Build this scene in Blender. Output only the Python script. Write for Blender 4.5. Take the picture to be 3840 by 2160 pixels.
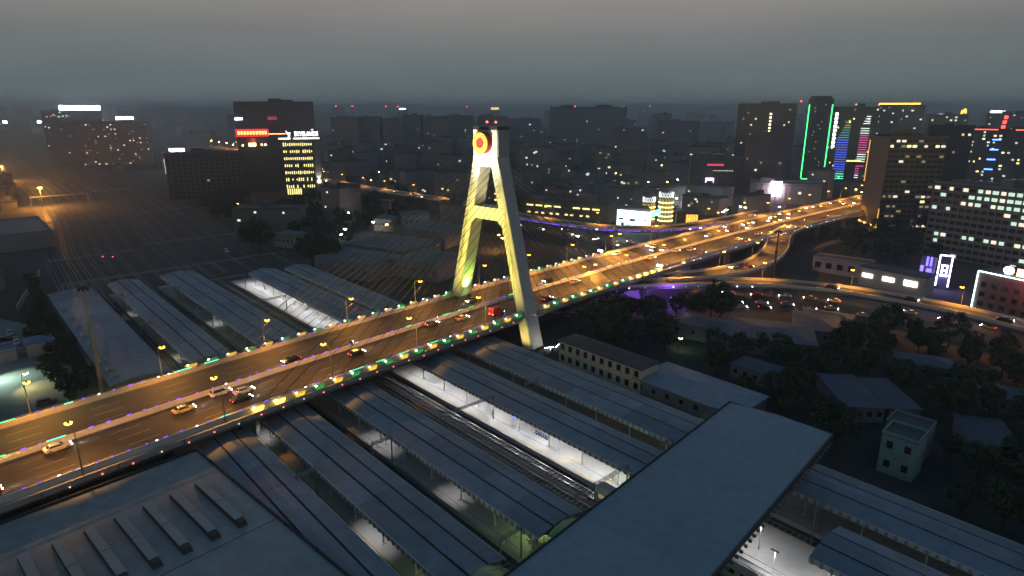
import bpy, math, random
from mathutils import Vector, Matrix
R = math.radians
rnd = random.Random(7)
for o in list(bpy.data.objects):
    bpy.data.objects.remove(o, do_unlink=True)
sc = bpy.context.scene
COL = sc.collection

# ------------------------------------------------------------------ camera, sky, sun, exposure
cam_d = bpy.data.cameras.new('camera')
cam_d.sensor_width = 36.0
cam_d.lens = 22.33
cam_d.clip_start = 1.0
cam_d.clip_end = 40000.0
cam = bpy.data.objects.new('camera', cam_d)
cam.location = (0, 0, 75)
cam.rotation_euler = (R(90 - 15.9), 0, 0)
COL.objects.link(cam)
sc.camera = cam

SUN_EL, SUN_AZ = 1.0, 205.0
world = bpy.data.worlds.new('World')
sc.world = world
world.use_nodes = True
wn, wl = world.node_tree.nodes, world.node_tree.links
wn.clear()
w_out = wn.new('ShaderNodeOutputWorld')
w_bg = wn.new('ShaderNodeBackground')
w_bg.inputs['Strength'].default_value = 1.0
sky = wn.new('ShaderNodeTexSky')
sky.sky_type = 'NISHITA'
sky.sun_disc = False
sky.sun_elevation = R(SUN_EL)
sky.sun_rotation = R(SUN_AZ)
sky.dust_density = 4.0
sky.air_density = 1.5
w_sc = wn.new('ShaderNodeVectorMath'); w_sc.operation = 'SCALE'
w_sc.inputs['Scale'].default_value = 0.05
wl.new(sky.outputs['Color'], w_sc.inputs[0])
w_geo = wn.new('ShaderNodeTexCoord')
w_sep = wn.new('ShaderNodeSeparateXYZ')
wl.new(w_geo.outputs['Generated'], w_sep.inputs[0])
w_map = wn.new('ShaderNodeMapRange')
w_map.inputs['From Min'].default_value = -0.05
w_map.inputs['From Max'].default_value = 1.0
wl.new(w_sep.outputs['Z'], w_map.inputs['Value'])
# dusk gradient over the whole dome: earth shadow, dusty afterglow band, then blue overhead
ramp = wn.new('ShaderNodeValToRGB')
cr = ramp.color_ramp
stops = [(0.0, (.150, .190, .198)), (0.048, (.150, .190, .198)), (0.085, (.150, .190, .198)), (0.138, (.205, .220, .220)),
         (0.188, (.305, .285, .262)), (0.30, (.250, .250, .250)), (0.50, (.085, .135, .185)), (1.0, (.038, .102, .175))]
while len(cr.elements) < len(stops):
    cr.elements.new(0.5)
for e, (p, c) in zip(cr.elements, stops):
    e.position = p
    e.color = (*c, 1)
wl.new(w_map.outputs['Result'], ramp.inputs[0])
w_mix = wn.new('ShaderNodeMix'); w_mix.data_type = 'RGBA'
w_mix.inputs['Factor'].default_value = 0.08
wl.new(ramp.outputs['Color'], w_mix.inputs['A'])
wl.new(w_sc.outputs[0], w_mix.inputs['B'])
w_no = wn.new('ShaderNodeTexNoise'); w_no.inputs['Scale'].default_value = 2.2; w_no.inputs['Detail'].default_value = 5; w_no.inputs['Roughness'].default_value = .55
w_st = wn.new('ShaderNodeVectorMath'); w_st.operation = 'MULTIPLY'; w_st.inputs[1].default_value = (1, 1, 7)
wl.new(w_geo.outputs['Generated'], w_st.inputs[0]); wl.new(w_st.outputs[0], w_no.inputs['Vector'])
w_mr = wn.new('ShaderNodeMapRange'); w_mr.inputs['From Min'].default_value = .3; w_mr.inputs['From Max'].default_value = .7; w_mr.inputs['To Min'].default_value = .91; w_mr.inputs['To Max'].default_value = 1.07
wl.new(w_no.outputs['Fac'], w_mr.inputs['Value'])
w_cl = wn.new('ShaderNodeVectorMath'); w_cl.operation = 'SCALE'
wl.new(w_mix.outputs['Result'], w_cl.inputs[0]); wl.new(w_mr.outputs['Result'], w_cl.inputs['Scale'])
wl.new(w_cl.outputs[0], w_bg.inputs['Color'])
wl.new(w_bg.outputs[0], w_out.inputs['Surface'])

sun_d = bpy.data.lights.new('sun', 'SUN')
sun_d.energy = 0.02
sun_d.angle = R(30)
sun_d.color = (1.0, .8, .65)
sun = bpy.data.objects.new('sun', sun_d)
sun.rotation_euler = (R(90 - 8), 0, R(180 - SUN_AZ))
COL.objects.link(sun)

sc.view_settings.view_transform = 'Standard'
sc.view_settings.look = 'None'
sc.view_settings.gamma = 1.0
sc.view_settings.exposure = 0.0
sc.view_settings.use_curve_mapping = False
cy = sc.cycles
cy.use_denoising = True
cy.max_bounces = 4
cy.diffuse_bounces = 2
cy.glossy_bounces = 2
cy.transmission_bounces = 3
cy.volume_bounces = 0
cy.sample_clamp_indirect = 1.5
cy.sample_clamp_direct = 0.0
cy.caustics_reflective = False
cy.caustics_refractive = False
cy.use_light_tree = True
cy.use_adaptive_sampling = True
cy.adaptive_threshold = 0.02

# ------------------------------------------------------------------ frames: bridge (s, n) and railway (r, q)
BA = R(47.8)
DIR = Vector((math.cos(BA), math.sin(BA), 0))
NRM = Vector((DIR.y, -DIR.x, 0))
RA = R(-48.0)
RD = Vector((math.cos(RA), math.sin(RA), 0))
QD = Vector((-RD.y, RD.x, 0))
UP = Vector((0, 0, 1))
def W(s, n, z=0): return DIR * s + NRM * n + UP * z
def Q(r, q, z=0): return RD * r + QD * q + UP * z

# ------------------------------------------------------------------ materials
MATS = {}
def mat(name, col, rough=.8, var=.25, scale=.6, metal=0.0, bump=0.0, bscale=8.0, wave=None, spec=.4, each=0.0):
    if name in MATS: return MATS[name]
    m = bpy.data.materials.new(name); m.use_nodes = True
    nt = m.node_tree; N, L = nt.nodes, nt.links
    b = N['Principled BSDF']
    b.inputs['Roughness'].default_value = rough
    b.inputs['Metallic'].default_value = metal
    b.inputs['Specular IOR Level'].default_value = spec
    tc = N.new('ShaderNodeNewGeometry')
    n1 = N.new('ShaderNodeTexNoise'); n1.inputs['Scale'].default_value = scale; n1.inputs['Detail'].default_value = 6
    L.new(tc.outputs['Position'], n1.inputs['Vector'])
    n2 = N.new('ShaderNodeTexNoise'); n2.inputs['Scale'].default_value = scale * .07; n2.inputs['Detail'].default_value = 3
    L.new(tc.outputs['Position'], n2.inputs['Vector'])
    ad = N.new('ShaderNodeMath'); ad.operation = 'ADD'
    L.new(n1.outputs['Fac'], ad.inputs[0]); L.new(n2.outputs['Fac'], ad.inputs[1])
    mr = N.new('ShaderNodeMapRange')
    mr.inputs['From Min'].default_value = .65; mr.inputs['From Max'].default_value = 1.35
    mr.inputs['To Min'].default_value = 1 - var; mr.inputs['To Max'].default_value = 1 + var
    L.new(ad.outputs[0], mr.inputs['Value'])
    sv = N.new('ShaderNodeVectorMath'); sv.operation = 'SCALE'
    sv.inputs[0].default_value = col
    L.new(mr.outputs['Result'], sv.inputs['Scale'])
    if each:      # every piece a little lighter or darker than the next
        oi = N.new('ShaderNodeObjectInfo'); om = N.new('ShaderNodeMapRange')
        om.inputs['To Min'].default_value = 1 - each; om.inputs['To Max'].default_value = 1 + each
        L.new(oi.outputs['Random'], om.inputs['Value'])
        s2 = N.new('ShaderNodeVectorMath'); s2.operation = 'SCALE'
        L.new(sv.outputs[0], s2.inputs[0]); L.new(om.outputs['Result'], s2.inputs['Scale'])
        sv = s2
    L.new(sv.outputs[0], b.inputs['Base Color'])
    if bump or wave:
        bp = N.new('ShaderNodeBump'); bp.inputs['Strength'].default_value = bump or .5
        if wave:
            wv = N.new('ShaderNodeTexWave'); wv.bands_direction = wave[0]; wv.inputs['Scale'].default_value = wave[1]
            to = N.new('ShaderNodeTexCoord'); L.new(to.outputs['Object'], wv.inputs['Vector'])
            L.new(wv.outputs['Fac'], bp.inputs['Height'])
            bp.inputs['Distance'].default_value = .1
        else:
            n3 = N.new('ShaderNodeTexNoise'); n3.inputs['Scale'].default_value = bscale; n3.inputs['Detail'].default_value = 4
            L.new(tc.outputs['Position'], n3.inputs['Vector']); L.new(n3.outputs['Fac'], bp.inputs['Height'])
            bp.inputs['Distance'].default_value = .15
        L.new(bp.outputs['Normal'], b.inputs['Normal'])
    MATS[name] = m
    return m
def emit(name, col, st, sample=False):
    if name in MATS: return MATS[name]
    m = bpy.data.materials.new(name); m.use_nodes = True
    N, L = m.node_tree.nodes, m.node_tree.links
    N.clear()
    o = N.new('ShaderNodeOutputMaterial'); e = N.new('ShaderNodeEmission')
    e.inputs['Color'].default_value = (*col, 1); e.inputs['Strength'].default_value = st
    L.new(e.outputs[0], o.inputs['Surface'])
    try: m.cycles.emission_sampling = 'AUTO' if sample else 'NONE'
    except Exception: pass
    MATS[name] = m
    return m

ASPH = mat('asphalt', (.058, .054, .052), .7, .42, .22, bump=.2)
CONC = mat('concrete', (.36, .35, .33), .85, .2, .4)
CONCD = mat('concrete_dark', (.17, .17, .165), .85, .25, .4)
PARA = mat('parapet_concrete', (.62, .58, .50), .8, .18, .7)
PYL = mat('pylon_paint', (.48, .475, .45), .75, .16, .35)
MARK = mat('road_paint', (.30, .30, .28), .75, .5, 1.2)
STEEL = mat('galvanised_steel', (.30, .31, .32), .5, .15, 2.0, .6)
STEELD = mat('dark_steel', (.07, .075, .08), .55, .2, 2.0, .4)
RAILM = mat('rail_steel', (.34, .33, .32), .36, .2, 3.0, .85)
SLEEP = mat('sleeper_concrete', (.24, .23, .22), .9, .2, 2.0)
BALL = mat('ballast', (.062, .064, .070), .95, .35, 1.5, bump=.5, bscale=6)
SOIL = mat('dark_soil', (.045, .047, .045), .95, .45, .15, bump=.3, bscale=1.5)
PLATF = mat('platform_paving', (.42, .42, .42), .6, .12, .8)
ROOFB = mat('blue_grey_roof_sheet', (.20, .255, .33), .55, .26, .35, .1, wave=('X', 1.6), bump=.25, each=.16)
ROOFG = mat('grey_green_roof_membrane', (.24, .285, .305), .5, .28, .4)
ROOFO = mat('overpass_roof_sheet', (.23, .305, .38), .55, .14, .5, .1, wave=('X', 1.2), bump=.2, each=.05)
ROOFD = mat('dark_flat_roof', (.09, .10, .11), .9, .35, .15)
ROOFBL = mat('blue_tin_roof', (.10, .16, .33), .6, .2, .3)
GUT = mat('gutter_dark', (.03, .033, .038), .7, .2, 1)
FASC = mat('fascia_pale_metal', (.58, .60, .58), .6, .2, .8)
GLASS = mat('dark_glass', (.02, .025, .03), .12, .2, .5, spec=.8)
WALLB = mat('tower_wall_brown', (.24, .20, .195), .85, .2, .08)
WALLG = mat('tower_wall_grey', (.21, .22, .25), .85, .2, .08)
WALLP = mat('pale_wall', (.40, .39, .36), .85, .15, .2)
WALLC = mat('cream_wall', (.66, .60, .45), .85, .15, .3)
WALLT = mat('turquoise_wall', (.19, .34, .34), .85, .15, .4)
WALLD = mat('dark_curtain_wall', (.05, .055, .07), .35, .2, .1, spec=.6)
BARK = mat('bark', (.06, .045, .035), .95, .3, 2)
LEAFS = [mat('foliage_%s' % k, c, .8, .45, .5, spec=.2) for k, c in
         (('deep', (.035, .06, .03)), ('mid', (.05, .08, .035)), ('olive', (.065, .075, .035)))]
TYRE = mat('tyre_rubber', (.02, .02, .02), .9, .2, 4)
CHROME = mat('wheel_rim', (.4, .4, .4), .35, .1, 4, .8)
def paint(n, c): return mat('car_paint_' + n, c, .3, .05, 1.0, .1, spec=.6)
PAINT = {'white': paint('white', (.62, .60, .56)), 'black': paint('black', (.02, .02, .022)), 'yellow': paint('yellow', (.62, .50, .22)),
         'silver': paint('silver', (.35, .36, .37)), 'grey': paint('grey', (.12, .125, .13)), 'red': paint('red', (.45, .03, .03)),
         'blue': paint('blue', (.05, .09, .25)), 'green': paint('green', (.04, .28, .12))}
HEADL = emit('headlight_lens', (1, .92, .75), 45)
TAILL = emit('taillight_lens', (1, .06, .04), 6)
TAILD = mat('taillight_off', (.25, .02, .02), .3, .1, 3)
SODIUM = emit('sodium_lens', (1, .42, .04), 11)
WARMW = emit('warm_white_lens', (1, .86, .60), 18)
COOLW = emit('cool_white_lens', (.9, 1, .96), 18)
WIN_W = emit('window_glow_warm', (1, .70, .34), 1.1)
WIN_Y = emit('window_glow_yellow', (1, .80, .26), 2.4)
WIN_N = emit('window_glow_neutral', (1, .90, .68), 1.2)
WIN_C = emit('window_glow_cool', (.72, 1, .80), 1.0)
WIN_D = emit('window_glow_dim', (1, .72, .45), .28)
LED_P = emit('led_purple', (.22, .07, 1), 2.6)
LED_G = emit('led_green', (.06, 1, .28), 2.2)
LED_C = emit('led_cyan', (.12, 1, .62), 2.0)
LED_W = emit('led_white', (1, .95, 1), 8)
RED_L = emit('beacon_red', (1, .05, .05), 14)
RED_D = emit('small_red_lamp', (1, .12, .10), 4)
GOLD_L = emit('gold_strip', (1, .62, .08), 4)

ORD = ['first', 'second', 'third', 'fourth', 'fifth', 'sixth', 'seventh', 'eighth', 'ninth', 'tenth', 'eleventh', 'twelfth', 'thirteenth', 'fourteenth', 'fifteenth', 'sixteenth', 'seventeenth', 'eighteenth', 'nineteenth', 'twentieth', 'twenty-first', 'twenty-second', 'twenty-third', 'twenty-fourth', 'twenty-fifth', 'twenty-sixth', 'twenty-seventh', 'twenty-eighth', 'twenty-ninth', 'thirtieth', 'thirty-first', 'thirty-second', 'thirty-third', 'thirty-fourth']
COUNT = {}
def nth(key):
    COUNT[key] = COUNT.get(key, 0) + 1
    return ORD[COUNT[key] - 1]
# ------------------------------------------------------------------ mesh helpers
class MB:
    def __init__(self): self.v, self.f, self.m = [], [], []
    def poly(self, pts, mi=0):
        i = len(self.v); self.v += [tuple(p) for p in pts]; self.f.append(tuple(range(i, i + len(pts)))); self.m.append(mi); return self
    def box(self, x0, x1, y0, y1, z0, z1, mi=0):
        i = len(self.v)
        self.v += [(x0, y0, z0), (x1, y0, z0), (x1, y1, z0), (x0, y1, z0), (x0, y0, z1), (x1, y0, z1), (x1, y1, z1), (x0, y1, z1)]
        for q in ((3, 2, 1, 0), (4, 5, 6, 7), (0, 1, 5, 4), (1, 2, 6, 5), (2, 3, 7, 6), (3, 0, 4, 7)):
            self.f.append(tuple(i + k for k in q)); self.m.append(mi)
        return self
    def rings(self, rs, mi=0, cap=True, closed=True):
        n = len(rs[0]); i = len(self.v)
        for r in rs: self.v += [tuple(p) for p in r]
        for a in range(len(rs) - 1):
            for k in range(n if closed else n - 1):
                k2 = (k + 1) % n
                self.f.append((i + a * n + k, i + a * n + k2, i + (a + 1) * n + k2, i + (a + 1) * n + k)); self.m.append(mi)
        if cap:
            self.f.append(tuple(i + k for k in reversed(range(n)))); self.m.append(mi)
            j = i + (len(rs) - 1) * n
            self.f.append(tuple(j + k for k in range(n))); self.m.append(mi)
        return self
    def prism(self, pts, z0, z1, mi=0):
        return self.rings([[(x, y, z0) for x, y in pts], [(x, y, z1) for x, y in pts]], mi)
    def tube(self, a, b, r0, r1=None, n=6, mi=0):
        a, b = Vector(a), Vector(b); r1 = r0 if r1 is None else r1
        d = (b - a).normalized(); u = d.orthogonal().normalized(); v = d.cross(u)
        rs = []
        for p, r in ((a, r0), (b, r1)):
            rs.append([p + (u * math.cos(2 * math.pi * k / n) + v * math.sin(2 * math.pi * k / n)) * r for k in range(n)])
        return self.rings(rs, mi)
    def path_tube(self, pts, rad, n=6, mi=0):
        for a, b in zip(pts[:-1], pts[1:]): self.tube(a, b, rad, rad, n, mi)
        return self
    def sweep(self, path, prof, mi=0):
        """prof: closed polygon of (lateral to the right of travel, height)"""
        rs = []
        for k, p in enumerate(path):
            t = (path[min(k + 1, len(path) - 1)] - path[max(k - 1, 0)]); t.z = 0; t.normalize()
            lat = Vector((t.y, -t.x, 0))
            rs.append([p + lat * a + UP * h for a, h in prof])
        return self.rings(rs, mi)
    def lathe(self, prof, n=16, mi=0):
        rs = [[(r * math.cos(2 * math.pi * k / n), r * math.sin(2 * math.pi * k / n), z) for k in range(n)] for r, z in prof]
        return self.rings(rs, mi)
    def mesh(self, name, mats, smooth=False):
        me = bpy.data.meshes.new(name)
        me.from_pydata(self.v, [], self.f)
        mats = mats if isinstance(mats, (list, tuple)) else [mats]
        for m in mats: me.materials.append(m)
        if len(mats) > 1: me.polygons.foreach_set('material_index', self.m)
        if smooth: me.polygons.foreach_set('use_smooth', [True] * len(me.polygons))
        me.update()
        return me
    def build(self, name, mats, parent=None, loc=(0, 0, 0), rz=0, smooth=False):
        return put(name, self.mesh(name, mats, smooth), parent, loc, rz)
def put(name, me, parent=None, loc=(0, 0, 0), rz=0, scale=None):
    o = bpy.data.objects.new(name, me)
    o.location = loc
    if rz: o.rotation_euler = (0, 0, rz)
    if scale: o.scale = scale
    if parent: o.parent = parent
    COL.objects.link(o)
    return o
def tag(o, label=None, cat=None, group=None, kind=None):
    if label: o['label'] = label
    if cat: o['category'] = cat
    if group: o['group'] = group
    if kind: o['kind'] = kind
    return o
def thing(name, label, cat, loc=(0, 0, 0), rz=0, group=None):
    o = bpy.data.objects.new(name, None)
    o.empty_display_size = .5
    o.location = loc; o.rotation_euler = (0, 0, rz)
    COL.objects.link(o)
    return tag(o, label, cat, group)
def struct(name, mb, mats, label=None):
    return tag(mb.build(name, mats), label, None, None, 'structure')
def dup(root, loc, rz=0, label=None, group=None, scale=None, swap=None):
    r = root.copy(); COL.objects.link(r)
    r.location = loc; r.rotation_euler = (0, 0, rz)
    if scale: r.scale = scale
    if label: r['label'] = label
    if group: r['group'] = group
    for ch in kids(root):
        c = ch.copy(); COL.objects.link(c); c.parent = r
        for g in kids(ch):
            d = g.copy(); COL.objects.link(d); d.parent = c
    return r
KIDS = {}
def kids(o):
    if o.name not in KIDS: KIDS[o.name] = [c for c in bpy.data.objects if c.parent == o]
    return KIDS[o.name]
UNIT = {}
def ucube(m):
    k = m.name
    if k not in UNIT: UNIT[k] = MB().box(-.5, .5, -.5, .5, -.5, .5).mesh('piece_' + k, m)
    return UNIT[k]
def piece(name, m, parent, c, size, rz=0):
    return put(name, ucube(m), parent, c, rz, size)
def lamp(kind, name, parent, loc, power, col, size=.3, rot=None, spot=None, blend=.6):
    d = bpy.data.lights.new(name, kind)
    d.energy = power; d.color = col
    d.shadow_soft_size = size
    if kind == 'SPOT':
        d.spot_size = R(spot or 140); d.spot_blend = blend
    o = bpy.data.objects.new(name, d)
    o.location = loc
    if rot: o.rotation_euler = rot
    if parent: o.parent = parent
    COL.objects.link(o)
    return o
def aim(frm, to): return (Vector(to) - Vector(frm)).to_track_quat('-Z', 'Y').to_euler()
def catmull(pts, step):
    pts = [Vector(p) for p in pts]; out = []
    for i in range(len(pts) - 1):
        p0, p1, p2, p3 = pts[max(i - 1, 0)], pts[i], pts[i + 1], pts[min(i + 2, len(pts) - 1)]
        n = max(2, int((p2 - p1).length / step))
        for k in range(n):
            t = k / n
            out.append(.5 * ((2 * p1) + (p2 - p0) * t + (2 * p0 - 5 * p1 + 4 * p2 - p3) * t * t + (3 * p1 - p0 - 3 * p2 + p3) * t ** 3))
    out.append(pts[-1])
    return out
def text_mesh(s, size, m, ext=.15):
    c = bpy.data.curves.new('sign_text', 'FONT')
    c.body = s; c.size = size; c.extrude = ext; c.align_x = 'CENTER'; c.align_y = 'CENTER'
    o = bpy.data.objects.new('sign_text', c)
    COL.objects.link(o)
    dg = bpy.context.evaluated_depsgraph_get()
    me = bpy.data.meshes.new_from_object(o.evaluated_get(dg))
    bpy.data.objects.remove(o, do_unlink=True)
    me.materials.clear(); me.materials.append(m)
    return me

# ------------------------------------------------------------------ ground
struct('ground', MB().poly([(-12000, -600, 0), (12000, -600, 0), (12000, 14000, 0), (-12000, 14000, 0)]), SOIL)
def flat(name, pts, z, m): return struct(name, MB().poly([(p[0], p[1], z) for p in pts]), m)
# railway corridor
def off(r):
    k = [(-1500, 44), (-1100, 38), (-700, 30), (-509, 17), (-400, 5), (-300, 0), (200, 0)]
    for (a, va), (b, vb) in zip(k[:-1], k[1:]):
        if a <= r <= b:
            t = (r - a) / (b - a); return va + (vb - va) * t
    return 44 if r < -1500 else 0
def rpath(q, r0, r1, z, step=20):
    n = max(1, int(abs(r1 - r0) / step))
    return [Q(r0 + (r1 - r0) * k / n, q + off(r0 + (r1 - r0) * k / n), z) for k in range(n + 1)]
struct('ballast_bed', MB().sweep(rpath(73, -1480, 30, .0), [(-49, -.3), (56, -.3), (56, .06), (-49, .06)]), BALL)
sleeper_me = None
def track(q, r0, r1, label):
    t = tag(thing('railway_track', label, 'railway'), None, None, None, 'structure')
    for sgn in (-1, 1):
        MB().sweep(rpath(q + sgn * .75, r0, r1, .0), [(-.06, .16), (.06, .16), (.06, .36), (-.06, .36)]).build('rail', RAILM, t)
    mb = MB()
    rr = max(min(r0, r1), -330)
    while rr < max(r0, r1):
        c = Q(rr, q + off(rr)); a, b = RD * .14, QD * 1.25
        pts = [c - a - b, c + a - b, c + a + b, c - a + b]
        mb.rings([[p + UP * .05 for p in pts], [p + UP * .17 for p in pts]])
        rr += 1.2
    tag(mb.build('sleepers', SLEEP, t), kind='stuff')
for q in (42.3, 59.8, 77.6, 82.0, 86.2, 104.3, 124.2):
    track(q, -1300, 25, 'railway track between the station platforms')
for q in (30, 34, 38.5, 47.5, 53, 68, 93.5, 112):
    track(q, -1300, -303, 'yard track fanning out beyond the platforms')

# ------------------------------------------------------------------ bridge: path of the deck
CTR = [(-80, -141.2), (0, -141.4), (45, -142.6), (90, -143.2), (150, -143.2), (200, -141.6), (250, -139), (320, -134), (431, -125), (540, -113), (700, -93), (900, -66), (1150, -30)]
def cn(s):
    for (a, na), (b, nb) in zip(CTR[:-1], CTR[1:]):
        if a <= s <= b:
            t = (s - a) / (b - a); t = t
            return na + (nb - na) * t
    return CTR[-1][1]
def cns(s): return sum(cn(s + d) for d in (-18, -9, 0, 9, 18)) / 5
def dz(s): return 11.0 if s < 320 else max(8.0, 11.0 - (s - 320) * .008)
def bp(s, lat=0.0, z=0.0):
    t = (W(s + 1, cns(s + 1)) - W(s - 1, cns(s - 1))).normalized()
    return W(s, cns(s), dz(s) + z) + Vector((t.y, -t.x, 0)) * lat
def bh(s):
    t = W(s + 1, cns(s + 1)) - W(s - 1, cns(s - 1)); return math.atan2(t.y, t.x)
bpath = [bp(s) for s in range(-60, 900, 6)]
bridge = thing('cable_stayed_bridge', 'long lamp-lit cable-stayed road bridge crossing over the railway station', 'bridge')
MB().sweep(bpath, [(-17.2, 0), (17.2, 0), (17.2, -1.1), (14.8, -3.0), (-14.8, -3.0), (-17.2, -1.1)]).build('girder', CONC, bridge)
for a, b in ((-15.6, -.55), (.55, 15.6)):
    MB().sweep(bpath, [(a, .004), (b, .004), (b, .06), (a, .06)]).build('carriageway', ASPH, bridge)
def parapet(lat):
    o = MB().sweep(bpath, [(lat - .3, .01), (lat + .3, .01), (lat + .22, 1.2), (lat - .22, 1.2)]).build('parapet', PARA, bridge)
    MB().sweep(bpath, [(lat - .06, 1.42), (lat + .06, 1.42), (lat + .06, 1.54), (lat - .06, 1.54)]).build('hand_rail', STEEL, o)
for lat in (-16.0, 16.0): parapet(lat)
MB().sweep(bpath, [(-.52, .01), (.52, .01), (.24, 1.05), (-.24, 1.05)]).build('median_barrier', PARA, bridge)
for s in [k * 12.0 + 4 for k in range(-3, 22)]:      # expansion ribs on the outer fascia
    p = bp(s, 17.22, -.55)
    piece('fascia_joint', CONCD, bridge, p, (.25, .08, 1.0), bh(s))
for side in (-1, 1):
    for l in (3.9, 7.6, 11.4):
        for k in range(-2, 26):
            s = k * 15 + (l * 2) % 7
            if s < 5 and k < 0 and side < 0: continue
            o = MB()
            pts = [bp(s, side * l - .09, .068), bp(s + 6, side * l - .09, .068), bp(s + 6, side * l + .09, .068), bp(s, side * l + .09, .068)]
            o.poly(pts).build('lane_marking', MARK, bridge)
for side in (-1, 1):
    for l in (1.0, 15.2):
        MB().sweep([bp(s, side * l) for s in range(-40, 500, 6)], [(-.08, .064), (.08, .064), (.08, .069), (-.08, .069)]).build('edge_line', MARK, bridge)
PIER = [(-30, 0), (18, 0), (58, 0), (226, 0), (262, 0), (298, 0), (334, 0), (370, 0), (406, 0), (445, 0), (485, 0), (525, 0), (565, 0)]
for s, _ in PIER:
    for lat in (-9, 9):
        c = bp(s, lat, 0)
        MB().rings([[(c.x + dx * 1.1, c.y + dy * 1.1, 0) for dx, dy in ((-1, -1), (1, -1), (1, 1), (-1, 1))],
                    [(c.x + dx * 1.1, c.y + dy * 1.1, c.z - 4.2) for dx, dy in ((-1, -1), (1, -1), (1, 1), (-1, 1))],
                    [(c.x + dx * 1.9, c.y + dy * 1.9, c.z - 3.01) for dx, dy in ((-1, -1), (1, -1), (1, 1), (-1, 1))]]).build('pier', CONC, bridge)

# LED dashes and dots along both parapets and the median
def led_line(lat, z, s0, s1, seed):
    g = random.Random(seed); s = s0
    while s < s1:
        k = g.random()
        if s > 235: m, L = g.choice((LED_P, LED_W)), .35
        elif k < .16: m, L = g.choice((LED_G, LED_C, LED_C)), g.uniform(1.6, 4.2)
        elif k < .90: m, L = LED_P, g.choice((.35, .4, .9, .45))
        else: m, L = LED_W, .35
        piece('led_light', m, bridge, bp(s, lat, z), (L, .14, .14), bh(s))
        s += L + (g.uniform(1.2, 3.2) if s < 235 else 5.0)
led_line(-15.9, 1.32, 10, 150, 1)
led_line(-15.9, 1.32, 153, 236, 11)
led_line(-.1, 1.16, 10, 240, 2)
led_line(15.9, 1.32, 14, 140, 3)
led_line(17.1, .1, 230, 420, 5)
for k in range(26):      # small marker lamps on the near fascia
    piece('marker_lamp', RED_D if k % 3 else WIN_N, bridge, bp(20 + k * 5.2, 17.3, -1.0 + .2 * (k % 2)), (.22, .16, .22), bh(60))

# ------------------------------------------------------------------ pylon
PS0, PS1, PC = 145.5, 151.0, -143.4
def leg_out(z): return 5.2 + (60 - z) * .25
def leg_in(z): return 2.4 + (57 - z) * .24
pyl = thing('bridge_pylon', 'tall floodlit A-shaped bridge pylon with round emblem on its head', 'pylon', W((PS0 + PS1) / 2, PC), BA)
HD = (PS1 - PS0) / 2
# local axes of the pylon: x along the bridge, y = minus n
for sg in (-1, 1):
    rs = []
    for z, e in ((0, .25), (12, .1), (40, 0), (57, 0), (60, 0)):
        a, b = leg_in(z) * sg, leg_out(z) * sg
        h = HD + e
        ch = .25
        lo, hi = min(a, b), max(a, b)
        rs.append([(-h, lo + ch, z), (-h + ch, lo, z), (h - ch, lo, z), (h, lo + ch, z), (h, hi - ch, z), (h - ch, hi, z), (-h + ch, hi, z), (-h, hi - ch, z)])
    MB().rings(rs).build('leg', PYL, pyl)
xb = MB()
zi = 40.0
hx = HD - .06
pr = [(-leg_in(38.2) - .05, 38.2), (-leg_in(39.9) + 1.6, 40.0), (leg_in(39.9) - 1.6, 40.0), (leg_in(38.2) + .05, 38.2), (leg_in(44) + .3, 44.0), (-leg_in(44) - .3, 44.0)]
xb.rings([[(-hx, y, z) for y, z in pr], [(hx, y, z) for y, z in pr]]).build('crossbeam', PYL, pyl)
hd = MB()
hd.rings([[(-HD + .003, y, z) for y, z in ((-6, 56.8), (6, 56.8), (5.18, 60), (5.18, 68.2), (-5.18, 68.2), (-5.18, 60))],
          [(HD - .003, y, z) for y, z in ((-6, 56.8), (6, 56.8), (5.18, 60), (5.18, 68.2), (-5.18, 68.2), (-5.18, 60))]]).build('head', PYL, pyl)
for sg in (-1, 1):
    for k in range(7):
        piece('fluted_rib', PYL, pyl, (-2.3 + k * .77, sg * 5.26, 64.0), (.34, .24, 8.2))
MB().rings([[(-3.0, -5.5, 68.25), (3.0, -5.5, 68.25), (3.0, 5.5, 68.25), (-3.0, 5.5, 68.25)], [(-2.6, -5.0, 69.2), (2.6, -5.0, 69.2), (2.6, 5.0, 69.2), (-2.6, 5.0, 69.2)]]).build('cap', STEELD, pyl)
DRUM = mat('emblem_red_drum', (.42, .03, .05), .5, .15, 1.0)
GOLDM = mat('emblem_gold', (.75, .50, .08), .45, .12, 1.5)
REDD = emit('emblem_red_disc', (1, .16, .12), 1.0)
for sx in (-1, 1):
    def disc(name, prof, m, n=40, par=pyl):
        rs = [[(sx * (HD + x), r * math.cos(2 * math.pi * k / n) + .2, 64.3 + r * math.sin(2 * math.pi * k / n)) for k in range(n)] for r, x in prof]
        return MB().rings(rs).build(name, m, par, smooth=False)
    dr = disc('emblem_drum', [(3.35, -.05), (3.35, 1.9)], DRUM)
    disc('emblem_ring', [(3.2, 1.86), (3.2, 2.05), (3.05, 2.16), (1.75, 2.16), (1.62, 2.02)], GOLDM, par=dr)
    disc('emblem_centre', [(1.6, 1.95), (1.58, 2.08), (1.1, 2.12), (.4, 2.14)], REDD, par=dr)
    for a in range(12):
        t = a * math.pi / 6
        mk = piece('emblem_mark', mat('emblem_mark', (.22, .10, .03), .6), dr, (sx * (HD + 2.17), .2 + 2.68 * math.cos(t), 64.3 + 2.68 * math.sin(t)), (.06, .24, .5))
        mk.rotation_euler = (t, 0, 0)
for y in (-3.6, .2):
    rod = MB().tube((-1.5, y, 69.1), (-1.5, y, 70.3), .06).build('beacon_mast', STEELD, pyl)
    MB().lathe([(.05, 0), (.30, .12), (.34, .3), (.26, .48), (.05, .58)], 10).build('aviation_beacon', RED_L, rod, (-1.5, y, 70.25))

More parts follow.
